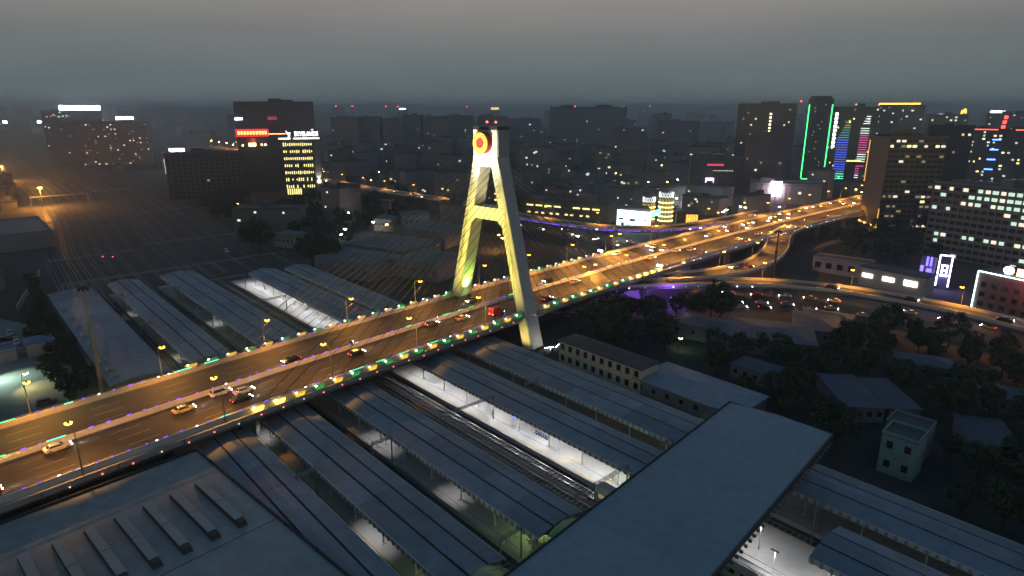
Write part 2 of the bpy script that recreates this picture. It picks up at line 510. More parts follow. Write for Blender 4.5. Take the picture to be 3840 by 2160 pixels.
# stay cables and the coloured floodlit anchor boxes on the deck edge
BACK = [56 + 5.1 * i for i in range(18)]
MAIN = [156.5 + 5.0 * i for i in range(15)]
def cable(s, side, zt, front):
    a = bp(s, side * 15.95, .6)
    ax = (leg_in(zt) + leg_out(zt)) / 2
    b = W(PS0 + .1 if front else PS1 - .1, PC + side * ax, zt)
    MB().tube(a, b, .075, .075, 5).build('stay_cable', CAB, bridge)
CAB = mat('cable_sheath', (.05, .035, .03), .9, .1, 1, spec=.05)
for side in (-1, 1):
    for i, s in enumerate(BACK):
        cable(s, side, 58.5 - i * 1.75, True)
    for i, s in enumerate(MAIN):
        cable(s, side, 32 + i * 1.85, False)
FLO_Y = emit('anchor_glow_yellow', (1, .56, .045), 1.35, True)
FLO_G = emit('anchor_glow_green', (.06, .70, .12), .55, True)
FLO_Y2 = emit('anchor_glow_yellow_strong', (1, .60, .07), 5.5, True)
def anchor_proto(glow, hot):
    t = thing('anchor_floodlight', '', '')
    # trapezoid cradle seen from the side, open towards the lamp
    pr = [(-1.6, .95), (1.6, .95), (1.0, .05), (-1.0, .05)]
    for y in (-.32, .32):
        m = MB()
        for (a, b) in zip(pr, pr[1:] + pr[:1]):
            m.tube((a[0], y, a[1]), (b[0], y, b[1]), .06, .06, 4)
        m.build('bracket_frame', STEEL, t)
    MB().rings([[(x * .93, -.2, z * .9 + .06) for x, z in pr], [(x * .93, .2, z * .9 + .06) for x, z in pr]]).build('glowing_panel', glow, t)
    MB().lathe([(.05, 0), (.2, .05), (.22, .2), (.05, .3)], 8).build('lamp_lens', hot, t, (-.8, 0, .85))
    return t
ay = anchor_proto(FLO_Y, WARMW); ag = anchor_proto(FLO_G, COOLW); ay2 = anchor_proto(FLO_Y2, WARMW)
used = set()
def put_anchor(src, s, side, label, grp):
    loc = bp(s, side * 16.75, -.05 if side > 0 else .75)
    if src.name in used: return dup(src, loc, bh(s), label, grp)
    used.add(src.name); src.location = loc; src.rotation_euler = (0, 0, bh(s)); tag(src, label, 'floodlight', grp); src['group'] = grp
    kids(src)
    return src
for side, nm in ((1, 'near'), (-1, 'far')):
    for i, s in enumerate(BACK):
        if side > 0 and i in (0, 1):
            put_anchor(ay2, s, side, 'brilliant yellow anchor box at the cable end of the near parapet, %s from the left' % nth('ay2'), 'brilliant yellow anchor boxes')
        elif i % 2:
            put_anchor(ag, s, side, 'green cable anchor box on the %s bridge edge before the pylon, %s from the left' % (nm, nth('g' + nm)), 'green anchor boxes, %s edge' % nm)
        else:
            put_anchor(ay, s, side, 'yellow cable anchor box on the %s bridge edge before the pylon, %s from the left' % (nm, nth('y' + nm)), 'yellow anchor boxes, %s edge' % nm)
    for i, s in enumerate(MAIN):
        if side > 0 and i > 10:
            put_anchor(ay2, s, side, 'brilliant yellow anchor box past the pylon on the near edge, %s from the pylon' % nth('by'), 'brilliant yellow anchor boxes beyond the pylon')
        elif i % 2:
            put_anchor(ag, s, side, 'green anchor box on the %s bridge edge past the pylon, %s from the pylon' % (nm, nth('gp' + nm)), 'green anchor boxes past the pylon, %s edge' % nm)
        else:
            put_anchor(ay, s, side, 'yellow anchor box on the %s bridge edge past the pylon, %s from the pylon' % (nm, nth('yp' + nm)), 'yellow anchor boxes past the pylon, %s edge' % nm)

# floodlights that light the pylon
def flood(label, loc, target, power, col, spot, m, sz=.9, soft=.4):
    rz = math.atan2(target[1] - loc[1], target[0] - loc[0])
    t = thing('pylon_floodlight', label, 'floodlight', loc, rz, 'floodlights aimed at the pylon')
    MB().box(-.3, .3, -sz, sz, 0, .25).box(-.1, .1, -.1, .1, .25, .6).build('base', STEELD, t)
    h = MB().rings([[(-.25, -sz * .8, .5), (-.25, sz * .8, .5), (-.4, sz * .8, 1.1), (-.4, -sz * .8, 1.1)], [(.3, -sz, .55), (.3, sz, .55), (.05, sz, 1.35), (.05, -sz, 1.35)]]).build('housing', STEELD, t)
    MB().rings([[(.31, -sz * .9, .6), (.31, sz * .9, .6), (.08, sz * .9, 1.3), (.08, -sz * .9, 1.3)], [(.36, -sz * .85, .64), (.36, sz * .85, .64), (.14, sz * .85, 1.28), (.14, -sz * .85, 1.28)]]).build('lens', m, h)
    p = Vector(loc) + UP * 1.5
    d = (Vector(target) - p).normalized()
    lamp('SPOT', 'flood_lamp', None, p + d * .8, power, col, soft, aim(p, target), spot, .9)
    return t
FLW = emit('flood_lens_white', (1, .97, .88), 40); FLY = emit('flood_lens_yellow', (1, .78, .22), 14)
flood('added yellow floodlight on the median aimed at the near pylon leg', bp(5, 0, 1.08), W(PS0, PC + 12, 31), 2300000, (1, .82, .14), 17, FLY, .45, 2.5)  # fixture added on the median to light the near leg front
flood('added yellow floodlight on the median aimed at the far pylon leg', bp(8, 0, 1.08), W(PS0, PC - 12, 31), 2300000, (1, .82, .14), 17, FLY, .45, 2.5)  # likewise an added median fixture, for the far leg front
flood('added white floodlight on the median aimed at the pylon head', bp(92, 0, 1.0), W(PS0, PC, 63.0), 800000, (1, .92, .70), 19, FLW, .5, 1.2)  # no known fixture on the median; lamp added to brighten the head
flood('added pale yellow floodlight on the median aimed at the upper pylon legs', bp(12, 0, 1.08), W(PS0, PC, 51), 1500000, (1, .86, .30), 13, FLY, .45, 2.5)  # extra median lamp, added to fill the dim upper legs
flood('dazzling white floodlight on the far bridge edge behind the pylon', bp(231, -16.9, 1.4), W(130, PC - 15, 78), 1300000, (1, .98, .92), 5, FLW, 1.3)
flood('dazzling white floodlight on the near bridge edge behind the pylon', bp(226, 16.9, 1.4), W(120, PC + 20, 80), 900000, (1, .98, .92), 5, FLW, 1.3)
flood('green uplight at the foot of the far pylon leg', bp(147.5, -11.0, .1), W(148.2, PC - 15.5, 24), 24000, (.5, 1, .10), 75, emit('flood_lens_green', (.6, 1, .25), 16), .8)
flood('small added uplight standing on the pylon crossbeam', W(147.2, PC + 4.6, 44.0), W(148.6, PC - 5, 52), 3200, (1, .88, .42), 80, FLY, .35)  # unseen lamp, added to light the far leg's upper inner face
flood('added yellow uplight on the ground before the near pylon leg', W(137, PC + 16.2, .1), W(PS0, PC + 18, 5), 5000, (1, .78, .2), 60, FLY, .5)  # lamp added to light the near leg front below the deck
flood('pale uplight on the ground beside the near pylon leg', W(148.5, PC + 26, .1), W(148.5, PC + 19, 3), 330, (.95, 1, .55), 70, FLW, .6)

# ------------------------------------------------------------------ street lamps
SOD = (1.0, .40, .055)
def lamp_proto(name, h, arm, power, col, lens, mtl=STEEL, lr=1.0, spot=132):
    t = thing(name, '', '')
    m = MB()
    m.tube((0, 0, 0), (0, 0, .5), .22, .2, 8).tube((0, 0, .5), (0, 0, h - 1.2), .14, .09, 8)
    pts = [(0, 0, h - 1.2), (arm * .12, 0, h - .6), (arm * .45, 0, h - .15), (arm, 0, h)]
    m.path_tube(pts, .07)
    m.build('pole', mtl, t)
    hd_ = MB().rings([[(arm - .1, -.12, h - .06), (arm - .1, .12, h - .06), (arm - .1, .12, h + .1), (arm - .1, -.12, h + .1)],
                     [(arm + .5, -.26, h - .08), (arm + .5, .26, h - .08), (arm + .5, .2, h + .16), (arm + .5, -.2, h + .16)],
                     [(arm + 1.0, -.14, h - .06), (arm + 1.0, .14, h - .06), (arm + 1.0, .1, h + .08), (arm + 1.0, -.1, h + .08)]]).build('lamp_head', STEELD, t)
    MB().lathe([(.05, -.42 * lr), (.5 * lr, -.30 * lr), (.68 * lr, -.02), (.6 * lr, .0)], 10).build('lens', lens, hd_, (arm + .5, 0, h - .06))
    if power:
        l = lamp('SPOT' if spot else 'POINT', 'lamp_source', t, (arm + .5, 0, h - .2 - .45 * lr), power, col, .25, (0, R(-24), 0), spot, .4)
    return t
LP = {}
def street_lamp(key, loc, rz, label, group, **kw):
    if key not in LP:
        t = lamp_proto('street_lamp', **kw)
        t.location = loc; t.rotation_euler = (0, 0, rz); tag(t, label, 'street lamp', group)
        LP[key] = t; kids(t)
        return t
    return dup(LP[key], loc, rz, label, group)
KB = dict(h=9.4, arm=2.4, power=7600, col=SOD, lens=SODIUM)
KB2 = dict(KB, power=19000)
for k in range(-1, 9):
    s = 22.5 + 26.4 * k
    if abs(s - 148) < 8: continue
    kw, ky = (KB, 'bridge') if s < 150 else (KB2, 'bridge_bright')
    street_lamp(ky, bp(s, -16.35, 0), bh(s) - math.pi / 2, 'orange street lamp on the far bridge parapet, %s from the left' % nth('lf'), 'street lamps on the far bridge parapet', **kw)
    street_lamp(ky, bp(s, 16.35, 0), bh(s) + math.pi / 2, 'orange street lamp on the near bridge parapet, %s from the left' % nth('ln'), 'street lamps on the near bridge parapet', **kw)
street_lamp('bridge', bp(157.5, -16.35, 0), bh(157) - math.pi / 2, 'orange street lamp on the far parapet just past the pylon', 'lamp just past the pylon', **KB)
for k in range(14):
    s = 240 + 29 * k
    street_lamp('bridge_bright', bp(s, -16.35, 0), bh(s) - math.pi / 2, 'distant orange lamp on the far edge of the main road, %s beyond the bridge' % nth('df'), 'lamps on the far edge of the distant elevated road', **KB2)
    street_lamp('bridge_bright', bp(s + 10, 16.35, 0), bh(s) + math.pi / 2, 'distant orange lamp on the near edge of the main road, %s beyond the bridge' % nth('dn'), 'lamps on the near edge of the distant elevated road', **KB2)

# ------------------------------------------------------------------ ramps and other elevated roads
def viaduct(name, label, pts, half, led=None, piers=26, depth=1.6, led_side=1, step=5):
    t = thing(name, label, 'elevated road')
    path = catmull(pts, step)
    MB().sweep(path, [(-half, 0), (half, 0), (half, -.7), (half * .55, -depth), (-half * .55, -depth), (-half, -.7)]).build('girder', CONCD, t)
    MB().sweep(path, [(-half + .6, .004), (half - .6, .004), (half - .6, .05), (-half + .6, .05)]).build('carriageway', ASPH, t)
    for sg in (-1, 1):
        l = sg * (half - .25)
        MB().sweep(path, [(l - .24, .01), (l + .24, .01), (l + .18, 1.1), (l - .18, 1.1)]).build('parapet', PARA, t)
    MB().sweep(path, [(-.07, .056), (.07, .056), (.07, .06), (-.07, .06)]).build('centre_line', MARK, t)
    acc = 0
    for a, b in zip(path[:-1], path[1:]):
        acc += (b - a).length
        if acc > piers and a.z > 4:
            acc = 0
            MB().rings([[(a.x + dx * .9, a.y + dy * .9, z) for dx, dy in ((-1, -1), (1, -1), (1, 1), (-1, 1))] for z in (0, a.z - depth + .02)]).build('pier', CONCD, t)
    if led:
        acc = 0
        for a, b in zip(path[:-1], path[1:]):
            d = (b - a).normalized(); lat = Vector((d.y, -d.x, 0)) * led_side * (half + .08)
            n = max(1, int((b - a).length / led[1]))
            for k in range(n):
                p = a + (b - a) * (k / n) + lat - UP * .1
                L = rnd.choice((.6, 1.2, 1.8)) if led[2] else .35
                piece('led_light', rnd.choice(led[0]), t, p, (L, .16, .16), math.atan2(d.y, d.x))
    return t, path
cross, cpath = viaduct('elevated_road', 'curved elevated road with purple edge lights behind the pylon',
    [(-420, 880, 8), (-260, 690, 9), (-168, 589, 9), (-111, 527, 9), (-62, 479, 9), (-34, 449, 9), (5, 396, 9), (38, 366, 9), (61, 354, 9), (92, 353, 9.6), (122, 370, 10.4), (160, 400, 10.8)], 5.5)
# purple edge lights on the stretch right of the pylon
acc = 0
for a, b in zip(cpath[:-1], cpath[1:]):
    if a.x < 4 or a.x > 118: continue
    d = (b - a).normalized(); lat = Vector((d.y, -d.x, 0)) * 5.6
    for k in range(3):
        p = a + (b - a) * (k / 3) + lat - UP * .25
        if rnd.random() < .85: piece('led_light', LED_P if rnd.random() < .93 else LED_W, cross, p, (rnd.choice((.6, 1.1, 1.5)), .2, .3), math.atan2(d.y, d.x))
loop, lpath = viaduct('loop_ramp', 'curving loop ramp dropping from the elevated road', [(158, 350, 10.7), (141, 328, 10.3), (127, 299, 9.6), (112, 276, 9.0), (96, 262, 8.6), (80, 254, 8.3), (62, 249.5, 8.0)], 5.4, ((LED_W, LED_P), 4, False), 24)
rvia, rpath_v = viaduct('elevated_road', 'elevated side road with orange-lit parapet running to the right edge', [(24, 240, 7.4), (58, 243.5, 7.5), (83, 245, 7.5), (105.5, 242.5, 7.5), (124, 235, 7.5), (140, 223, 7.5), (153, 209, 7.5), (164, 191, 7.5), (172, 172, 7.5), (180, 140, 7.5)], 4.8, None, 30)
for i in range(0, 12):
    a = rpath_v[2 + i]
    piece('led_light', rnd.choice((LED_W, LED_W, LED_P, LED_G)), rvia, a + Vector((-.5, -4.95, -.2)), (.35, .2, .2))
def lamps_along(path, key, gap, lat, start, label, group, z0=0, **kw):
    acc = gap - start
    for a, b in zip(path[:-1], path[1:]):
        acc += (b - a).length
        if acc >= gap:
            acc = 0
            d = (b - a).normalized(); l = Vector((d.y, -d.x, 0))
            rz = math.atan2(d.y, d.x) + (math.pi / 2 if lat > 0 else -math.pi / 2)
            street_lamp(key, a + l * lat, rz, '%s, %s along it' % (label, nth(label)), group, **kw)
KR = dict(h=8.0, arm=1.6, power=10000, col=SOD, lens=SODIUM)
lamps_along(cpath, 'ramp', 34, -5.3, 10, 'orange lamp on the curved elevated road behind the pylon', 'lamps on the curved elevated road', **KR)
lamps_along(lpath, 'ramp', 27, 5.2, 8, 'orange lamp at the edge of the loop ramp', 'lamps on the loop ramp', **KR)
lamps_along(rpath_v, 'ramp', 30, -4.6, 12, 'orange lamp on the elevated side road', 'lamps on the elevated side road', **KR)
# boulevard under the side road and the street behind the pylon
struct('boulevard', MB().sweep(catmull([(10, 248, 0), (58, 247, 0), (100, 246, 0), (126, 238, 0), (146, 224, 0), (160, 207, 0), (172, 185, 0), (186, 150, 0), (196, 110, 0)], 6), [(-15, .004), (15, .004), (15, .02), (-15, .02)]), ASPH)
struct('street', MB().sweep(catmull([(-60, 500, 0), (0, 420, 0), (40, 385, 0), (80, 330, 0), (120, 280, 0), (140, 262, 0)], 8), [(-12, .03), (12, .03), (12, .045), (-12, .045)]), ASPH)
struct('street', MB().sweep(catmull([tuple(bp(s, 0, 0).xy) + (0,) for s in range(250, 800, 40)], 12), [(-26, .05), (26, .05), (26, .065), (-26, .065)]), ASPH)
flat('parking_lot', [(8, 216), (32, 240), (52, 262), (44, 268), (20, 246), (2, 226)], .02, ASPH)
# high mast beside the ramp and the tall mast at the left
def mast(label, loc, h, lean_head=True, col=STEEL):
    t = thing('high_mast', label, 'mast', loc)
    MB().tube((0, 0, 0), (0, 0, h * .35), .62, .48, 10).tube((0, 0, h * .35), (0, 0, h * .7), .44, .34, 10).tube((0, 0, h * .7), (0, 0, h), .30, .2, 10).build('pole', col, t)
    MB().lathe([(.2, h - .2), (1.1, h - .1), (1.25, h + .25), (.3, h + .6)], 10).build('lamp_ring', STEELD, t)
    for k in range(6):
        a = k * math.pi / 3
        piece('lamp_box', STEELD, t, (1.1 * math.cos(a), 1.1 * math.sin(a), h - .45), (.5, .4, .5), a)
    for z in (h * .35, h * .7):
        MB().lathe([(.45, z - .3), (.62, z - .2), (.62, z + .2), (.42, z + .3)], 10).build('joint_collar', col, t)
    return t
mast('tall unlit mast standing beside the long shed behind the bridge', (-111, 158, 0), 30, col=mat('mast_paint', (.55, .40, .22), .6, .15, .4))
mast('dark high mast beside the loop ramp', (106.9, 251, 0), 27, col=STEELD)

# ------------------------------------------------------------------ station: platforms, canopies
def platform(r0, r1, q0, q1, label):
    t = thing('station_platform', label, 'platform', Q(r0, q0), RA)
    L, Wd = r1 - r0, q1 - q0
    MB().box(0, L, 0, Wd, 0, 1.1).build('slab', PLATF, t)
    for y in (.0, Wd - .5):
        MB().box(0, L, y - .04, y + .54, 1.104, 1.16).build('edge_coping', CONC, t)
    for y in (.95, Wd - 1.1):
        MB().box(0, L, y, y + .18, 1.104, 1.112).build('safety_line', mat('yellow_line', (.62, .45, .06), .7, .2, 3), t)
    return t
def canopy(r0, r1, q0, q1, z, label, ribs=True, lights=(), lp=0, lcol=(1, .98, .95), colstep=10.0, mroof=ROOFB):
    L, Wd = r1 - r0, q1 - q0
    t = thing('platform_canopy', label, 'canopy', Q(r0, q0, 0), RA)
    a, b = .32 * Wd, .68 * Wd
    sec = [(0, z), (a - .22, z + .75)], [(a + .22, z + .80), (Wd / 2, z + .98), (b - .22, z + .80)], [(b + .22, z + .75), (Wd, z)]
    for s in sec:
        pr = s + [(y, h - .14) for y, h in reversed(s)]
        nseg = max(2, int(L / 8.5))
        for k in range(nseg):
            xa, xb_ = L * k / nseg, L * (k + 1) / nseg - .03
            MB().rings([[(xa, y, h) for y, h in pr], [(xb_, y, h) for y, h in pr]]).build('roof_panel', mroof, t)
    for g in (a, b):
        MB().box(0, L, g - .24, g + .24, z + .45, z + .56).build('gutter', GUT, t)
    MB().box(0, L, -.16, -.02, z - .85, z + .05).build('fascia', FASC, t)
    MB().box(0, L, Wd + .02, Wd + .14, z - .35, z + .05).build('fascia', FASC, t)
    if ribs:
        k = .6
        while k < L:
            piece('fascia_rib', FRIB, t, (k, -.26, z - .42), (.5, .18, .86)); k += 1.5
    k = 3.0
    col_me = MB().tube((0, 0, 1.1), (0, 0, z - .5), .17, .17, 8).box(-.35, .35, -.35, .35, 1.1, 1.25).rings([[(-.1, -.9, z - .1), (.1, -.9, z - .1), (.1, .9, z - .1), (-.1, .9, z - .1)], [(-.12, -.15, z - .8), (.12, -.15, z - .8), (.12, .15, z - .8), (-.12, .15, z - .8)]]).mesh('column', FASC)
    while k < L:
        for y in (1.4, Wd - 1.4):
            put('column', col_me, t, (k, y, 0))
        k += colstep
    for x in lights:
        f = piece('light_fitting', LFIT, t, (x - r0, 1.0, z - .45), (1.6, .18, .1))
        l = lamp('SPOT', 'platform_lamp', t, (x - r0, 1.0, z - .6), lp, lcol, .5, (0, 0, 0), 150 if lp > 600 else 105, .4)
    return t
FRIB = mat('fascia_rib_grey', (.26, .27, .27), .7, .2, .8)
LFIT = emit('tube_light', (1, .98, .95), 4)
WH = (1, .97, .95)
platform(-300, 25, 28.6, 40.4, 'dim platform beside the large station building')
platform(-296, 25, 44.2, 57.6, 'platform with small lit patches beside the blue strip roof')
platform(-296, 25, 62.2, 75.4, 'platform under the middle canopy with dim patches of light')
platform(-284, 25, 88.4, 102.2, 'brightly lit white platform with yellow markings beneath its canopy')
platform(-275, 25, 106.6, 121.8, 'dark outer platform beside the low white building')
near_r0, near_r1 = -139, -64
canopy(near_r0 + 6, -40, 30.6, 41.2, 6.6, 'broad dark blue canopy strip along the station building', False)
canopy(near_r0, near_r1, 45.6, 56.2, 6.0, 'canopy with pale ribbed edge next to the station building strip, in front of the bridge', lights=(-143 + 6, -86, -90), lp=380, lcol=WH)
canopy(near_r0 - 1, near_r1, 63.6, 74.4, 6.0, 'second ribbed canopy in front of the bridge, its platform mostly dark', lights=(-114, -119, -89), lp=380, lcol=WH)
canopy(near_r0 - 4, near_r1, 91.0, 102.0, 6.0, 'ribbed canopy over the brightest white platform in front of the bridge', lights=[-141 + 8.2 * k for k in range(10)], lp=1500, lcol=WH)
canopy(near_r0 - 4, near_r1, 107.2, 120.6, 6.0, 'outer ribbed canopy in front of the bridge with dark gap beneath')
far_r1 = -183
canopy(-294, far_r1, 44.2, 55.0, 6.0, 'canopy behind the bridge nearest the long shed', False, lights=(-261, -203), lp=380)
canopy(-294, far_r1, 63.6, 76.6, 6.0, 'wide canopy behind the bridge with a lit patch at its edge', False, lights=(-229,), lp=520)
canopy(-274, far_r1, 93.2, 105.0, 6.0, 'canopy behind the bridge above the bright white platform', False, lights=[-272 + 8.6 * k for k in range(10)], lp=1500)
canopy(-272, far_r1, 108.4, 118.4, 6.0, 'outermost canopy behind the bridge with pale posts', False)
canopy(-32, 25, 92.6, 104.0, 6.0, 'ribbed canopy beyond the overpass roof above the standing train', True, lights=(-42 + 12, -24, -18), lp=700, lcol=WH)
canopy(-43, 25, 108.6, 121.2, 6.0, 'ribbed canopy beyond the overpass roof at the bottom right')
# lamp posts added to brighten the platform end where the train stands
lt = thing('added_light_pole', 'added white lamp post on the platform end beside the overpass', 'lamp post', Q(-41, 94.6, 1.1), RA)
MB().tube((0, 0, 0), (0, 0, 5), .09, .07).build('pole', FASC, lt)
piece('light_fitting', LFIT, lt, (0, -.3, 5.05), (.9, .14, .08))
lamp('SPOT', 'platform_lamp', lt, (0, -.3, 4.9), 1100, WH, .5, (0, 0, 0), 150, .4)
lt2 = thing('added_light_pole', 'second added lamp post close to the coach on the bright platform end', 'lamp post', Q(-36, 89.4, 1.1), RA)  # second post, added to throw light on the coach roof
MB().tube((0, 0, 0), (0, 0, 5.4), .09, .07).build('pole', FASC, lt2)
piece('light_fitting', LFIT, lt2, (0, -.3, 5.45), (.9, .14, .08))
lamp('SPOT', 'platform_lamp', lt2, (0, -.3, 5.3), 1300, WH, .5, (R(-25), 0, 0), 150, .4)
for lp_, zc in ((lt, 5.16), (lt2, 5.56)):
    MB().rings([[(-.7, -.5, zc - .06), (.7, -.5, zc - .06), (.7, -.1, zc - .06), (-.7, -.1, zc - .06)], [(-.5, -.4, zc + .08), (.5, -.4, zc + .08), (.5, -.2, zc + .08), (-.5, -.2, zc + .08)]]).build('lamp_shade', STEELD, lp_)
# platform furniture on the bright platform
bn = thing('waiting_bench', 'row of blue seats under the bright canopy', 'bench', Q(-96, 93.9, 1.1), RA)
for k in range(6):
    MB().box(k * .8 - .25, k * .8 + .25, -.25, .25, .4, .48).build('seat', PAINT['blue'], bn)
    MB().box(k * .8 - .25, k * .8 + .25, .2, .27, .48, .95).build('backrest', PAINT['blue'], bn)
MB().box(-.3, 4.3, -.06, .06, .3, .39).box(.3, .4, -.1, .1, 0, .3).box(3.6, 3.7, -.1, .1, 0, .3).build('frame', STEELD, bn)
for i, (r, q) in enumerate(((-101.5, 92.3), (-87, 92.6))):
    sg = thing('platform_sign', ('blue and white sign box hanging by the platform seats', 'small violet-lit sign on a platform post')[i], 'sign', Q(r, q, 1.1), RA)
    MB().tube((0, 0, 0), (0, 0, 3.6), .08, .08).build('post', FASC, sg)
    piece('panel', emit('sign_blue', (.25, .4, 1), 1.2), sg, (0, -.1, 2.9), (1.7 - i, .15, .9))
MARKY = mat('yellow_floor_marking', (.66, .50, .08), .7, .2, 3)
for k, r in enumerate((-84.5, -82.6, -72.8)):
    c = [Q(r, 89.9, 1.115), Q(r + .35, 89.9, 1.115), Q(r + 1.4, 93.4, 1.115), Q(r + 1.05, 93.4, 1.115)]
    tag(MB().poly(c).build('floor_marking', MARKY), 'slanted yellow stripe painted on the bright platform', 'marking', 'yellow stripes on the bright platform')

# overhead line gantries
def gantry(r, q0, q1, label, z=7.4):
    t = thing('catenary_gantry', label, 'gantry', Q(r, q0), RA)
    Wd = q1 - q0
    for y in (0, Wd):
        MB().tube((0, y, 0), (0, y, z), .17, .13, 8).build('post', STEEL, t)
    m = MB()
    for dx in (-.22, .22):
        m.tube((dx, -.4, z), (dx, Wd + .4, z), .07).tube((dx, -.4, z - .5), (dx, Wd + .4, z - .5), .07)
    n = max(3, int(Wd / 1.4))
    for k in range(n):
        y0, y1 = Wd * k / n, Wd * (k + 1) / n
        for dx in (-.22, .22):
            m.tube((dx, y0, z - .5), (dx, y1, z), .035, .035, 4)
    m.build('truss_beam', STEEL, t)
    for y in (Wd * .25, Wd * .7):
        MB().path_tube([(0, y, z - .5), (.05, y, z - 1.6), (0, y + .9, z - 1.75)], .04, 4).build('registration_arm', STEELD, t)
for r, a, b, lab in ((-108.5, 75.8, 91.5, 'overhead line gantry over the open tracks in front of the bridge, reaching the bright platform'), (-67, 75.8, 91.0, 'overhead line gantry over the open tracks right beside the overpass roof'),
                     (-108, 57.8, 62.4, 'short gantry between the two left canopies in front of the bridge'), (-67, 57.8, 62.4, 'short gantry between two canopies close to the green stair hoods'), (-107, 40.9, 44.6, 'short gantry beside the station building strip roof'),
                     (-108.5, 102.4, 106.8, 'short gantry between the bright canopy and the outer canopy'), (-67.5, 102.4, 106.8, 'short gantry between the outer canopies next to the overpass'), (-226, 75.8, 89.5, 'gantry over the open tracks behind the bridge, middle one'),
                     (-268, 75.8, 89.5, 'gantry over the open tracks near the far platform ends'), (-227, 57.8, 63, 'short gantry between canopies behind the bridge'), (-266, 57.8, 63, 'short gantry at the far canopy ends behind the bridge'), (-226, 40.8, 44.4, 'short gantry beside the long shed behind the bridge'),
                     (-268, 40.8, 44.4, 'short gantry at the far end of the long shed'), (-300, 30, 120, 'very long gantry spanning the whole yard beyond the platforms'), (-36, 104, 107.5, 'short gantry between canopies right of the overpass')):
    gantry(r, a, b, lab)
for i, r in enumerate((-352, -470, -620)):
    gantry(r, 28 + off(r), 66 + off(r), 'overhead line gantry in the left half of the rail yard, %s beyond the platforms' % ORD[i])
    gantry(r - 12, 70 + off(r), 116 + off(r), 'overhead line gantry in the right half of the rail yard, %s beyond the platforms' % ORD[i])
# contact wires
for q in (77.6, 86.2, 59.8, 42.3, 104.3):
    w = MB().path_tube([Q(r, q, 5.6) for r in range(-300, 21, 40)], .03, 4)
    tag(w.build('contact_wire', STEELD), 'overhead contact wire above the station tracks', 'wire', 'overhead contact wires')

# train
def coach(r0, q, L, label):
    t = thing('train_coach', label, 'train', Q(r0, q, .36), RA)
    sec = [(-1.5, .5), (-1.55, 1.2), (-1.5, 2.6), (-1.1, 3.35), (0, 3.6), (1.1, 3.35), (1.5, 2.6), (1.55, 1.2), (1.5, .5)]
    MB().rings([[(0, y, z) for y, z in sec], [(L, y, z) for y, z in sec]]).build('body', mat('train_body', (.45, .47, .46), .45, .1, .8, .2), t)
    for k in range(int(L / 2.4)):
        for sg in (-1, 1):
            piece('window', GLASS if k % 4 else WIN_D, t, (1.8 + k * 2.4, sg * 1.55, 2.0), (1.3, .08, .8))
    for y in (-.9, -.45, .45, .9):
        MB().box(.3, L - .3, y - .07, y + .07, 3.4, 3.62).build('roof_rib', FASC, t)
    for x in (3, L - 3):
        MB().box(x - 1.3, x + 1.3, -1.1, 1.1, .0, .5).build('bogie', STEELD, t)
coach(-45, 86.2, 24, 'pale passenger coach emerging from under the overpass roof')
coach(-20, 86.2, 24, 'second pale passenger coach at the bottom edge')
coach(-70, 86.2, 24, 'pale passenger coach hidden below the overpass roof')

# stair hoods with green light beside the overpass
HOODG = mat('hood_glass_green', (.20, .30, .14), .25, .2, .5, spec=.7)
def hood(r0, r1, q0, q1, label):
    t = thing('stair_hood', label, 'stair canopy', Q(r0, q0, 1.1), RA)
    L, Wd = r1 - r0, q1 - q0
    pr = [(0, 3.1), (Wd * .25, 3.9), (Wd * .5, 4.2), (Wd * .75, 3.9), (Wd, 3.1)]
    n = 5
    for k in range(n):
        x0, x1 = L * k / n + .05, L * (k + 1) / n - .05
        for (y0, z0), (y1, z1) in zip(pr[:-1], pr[1:]):
            s0, s1 = k * .55, (k + 1) * .55
            MB().rings([[(x0, y0, z0 + s0), (x0, y1, z1 + s0), (x0, y1, z1 + s0 - .06), (x0, y0, z0 + s0 - .06)],
                        [(x1, y0, z0 + s1), (x1, y1, z1 + s1), (x1, y1, z1 + s1 - .06), (x1, y0, z0 + s1 - .06)]]).build('roof_pane', HOODG, t)
    for x in (.1, L * .5, L - .1):
        for y in (.1, Wd - .1):
            MB().tube((x, y, 0), (x, y, 3.1 + .5 * x / L * 5), .08, .08).build('post', FASC, t)
    st = MB()
    for k in range(12):
        st.box(.5 + k * L / 13, .5 + (k + 1) * L / 13, .9, Wd - .9, 0, .15 + k * .3)
    st.build('staircase', CONC, t)
    piece('light_fitting', emit('hood_tube', (.75, 1, .45), 5), t, (.5, .4, 2.8), (1.4, .12, .12))
    lamp('POINT', 'hood_lamp', t, (.9, Wd * .5, 2.7), 330, (.72, 1, .30), .3)
hood(-71, -60, 47.5, 54.5, 'green-lit stair hood at the overpass on the platform nearest the station building')
hood(-70.5, -59, 65.5, 73.0, 'green-lit stair hood at the overpass on the second platform')
hood(-71.5, -60, 95.0, 101.5, 'dim stair hood at the overpass on the bright platform')

# station main building with roof monitors (aligned with the bridge)
st = thing('station_building', 'large flat-roofed station building with rows of roof lights in the near corner', 'building', W(41.3, -122.4), BA)
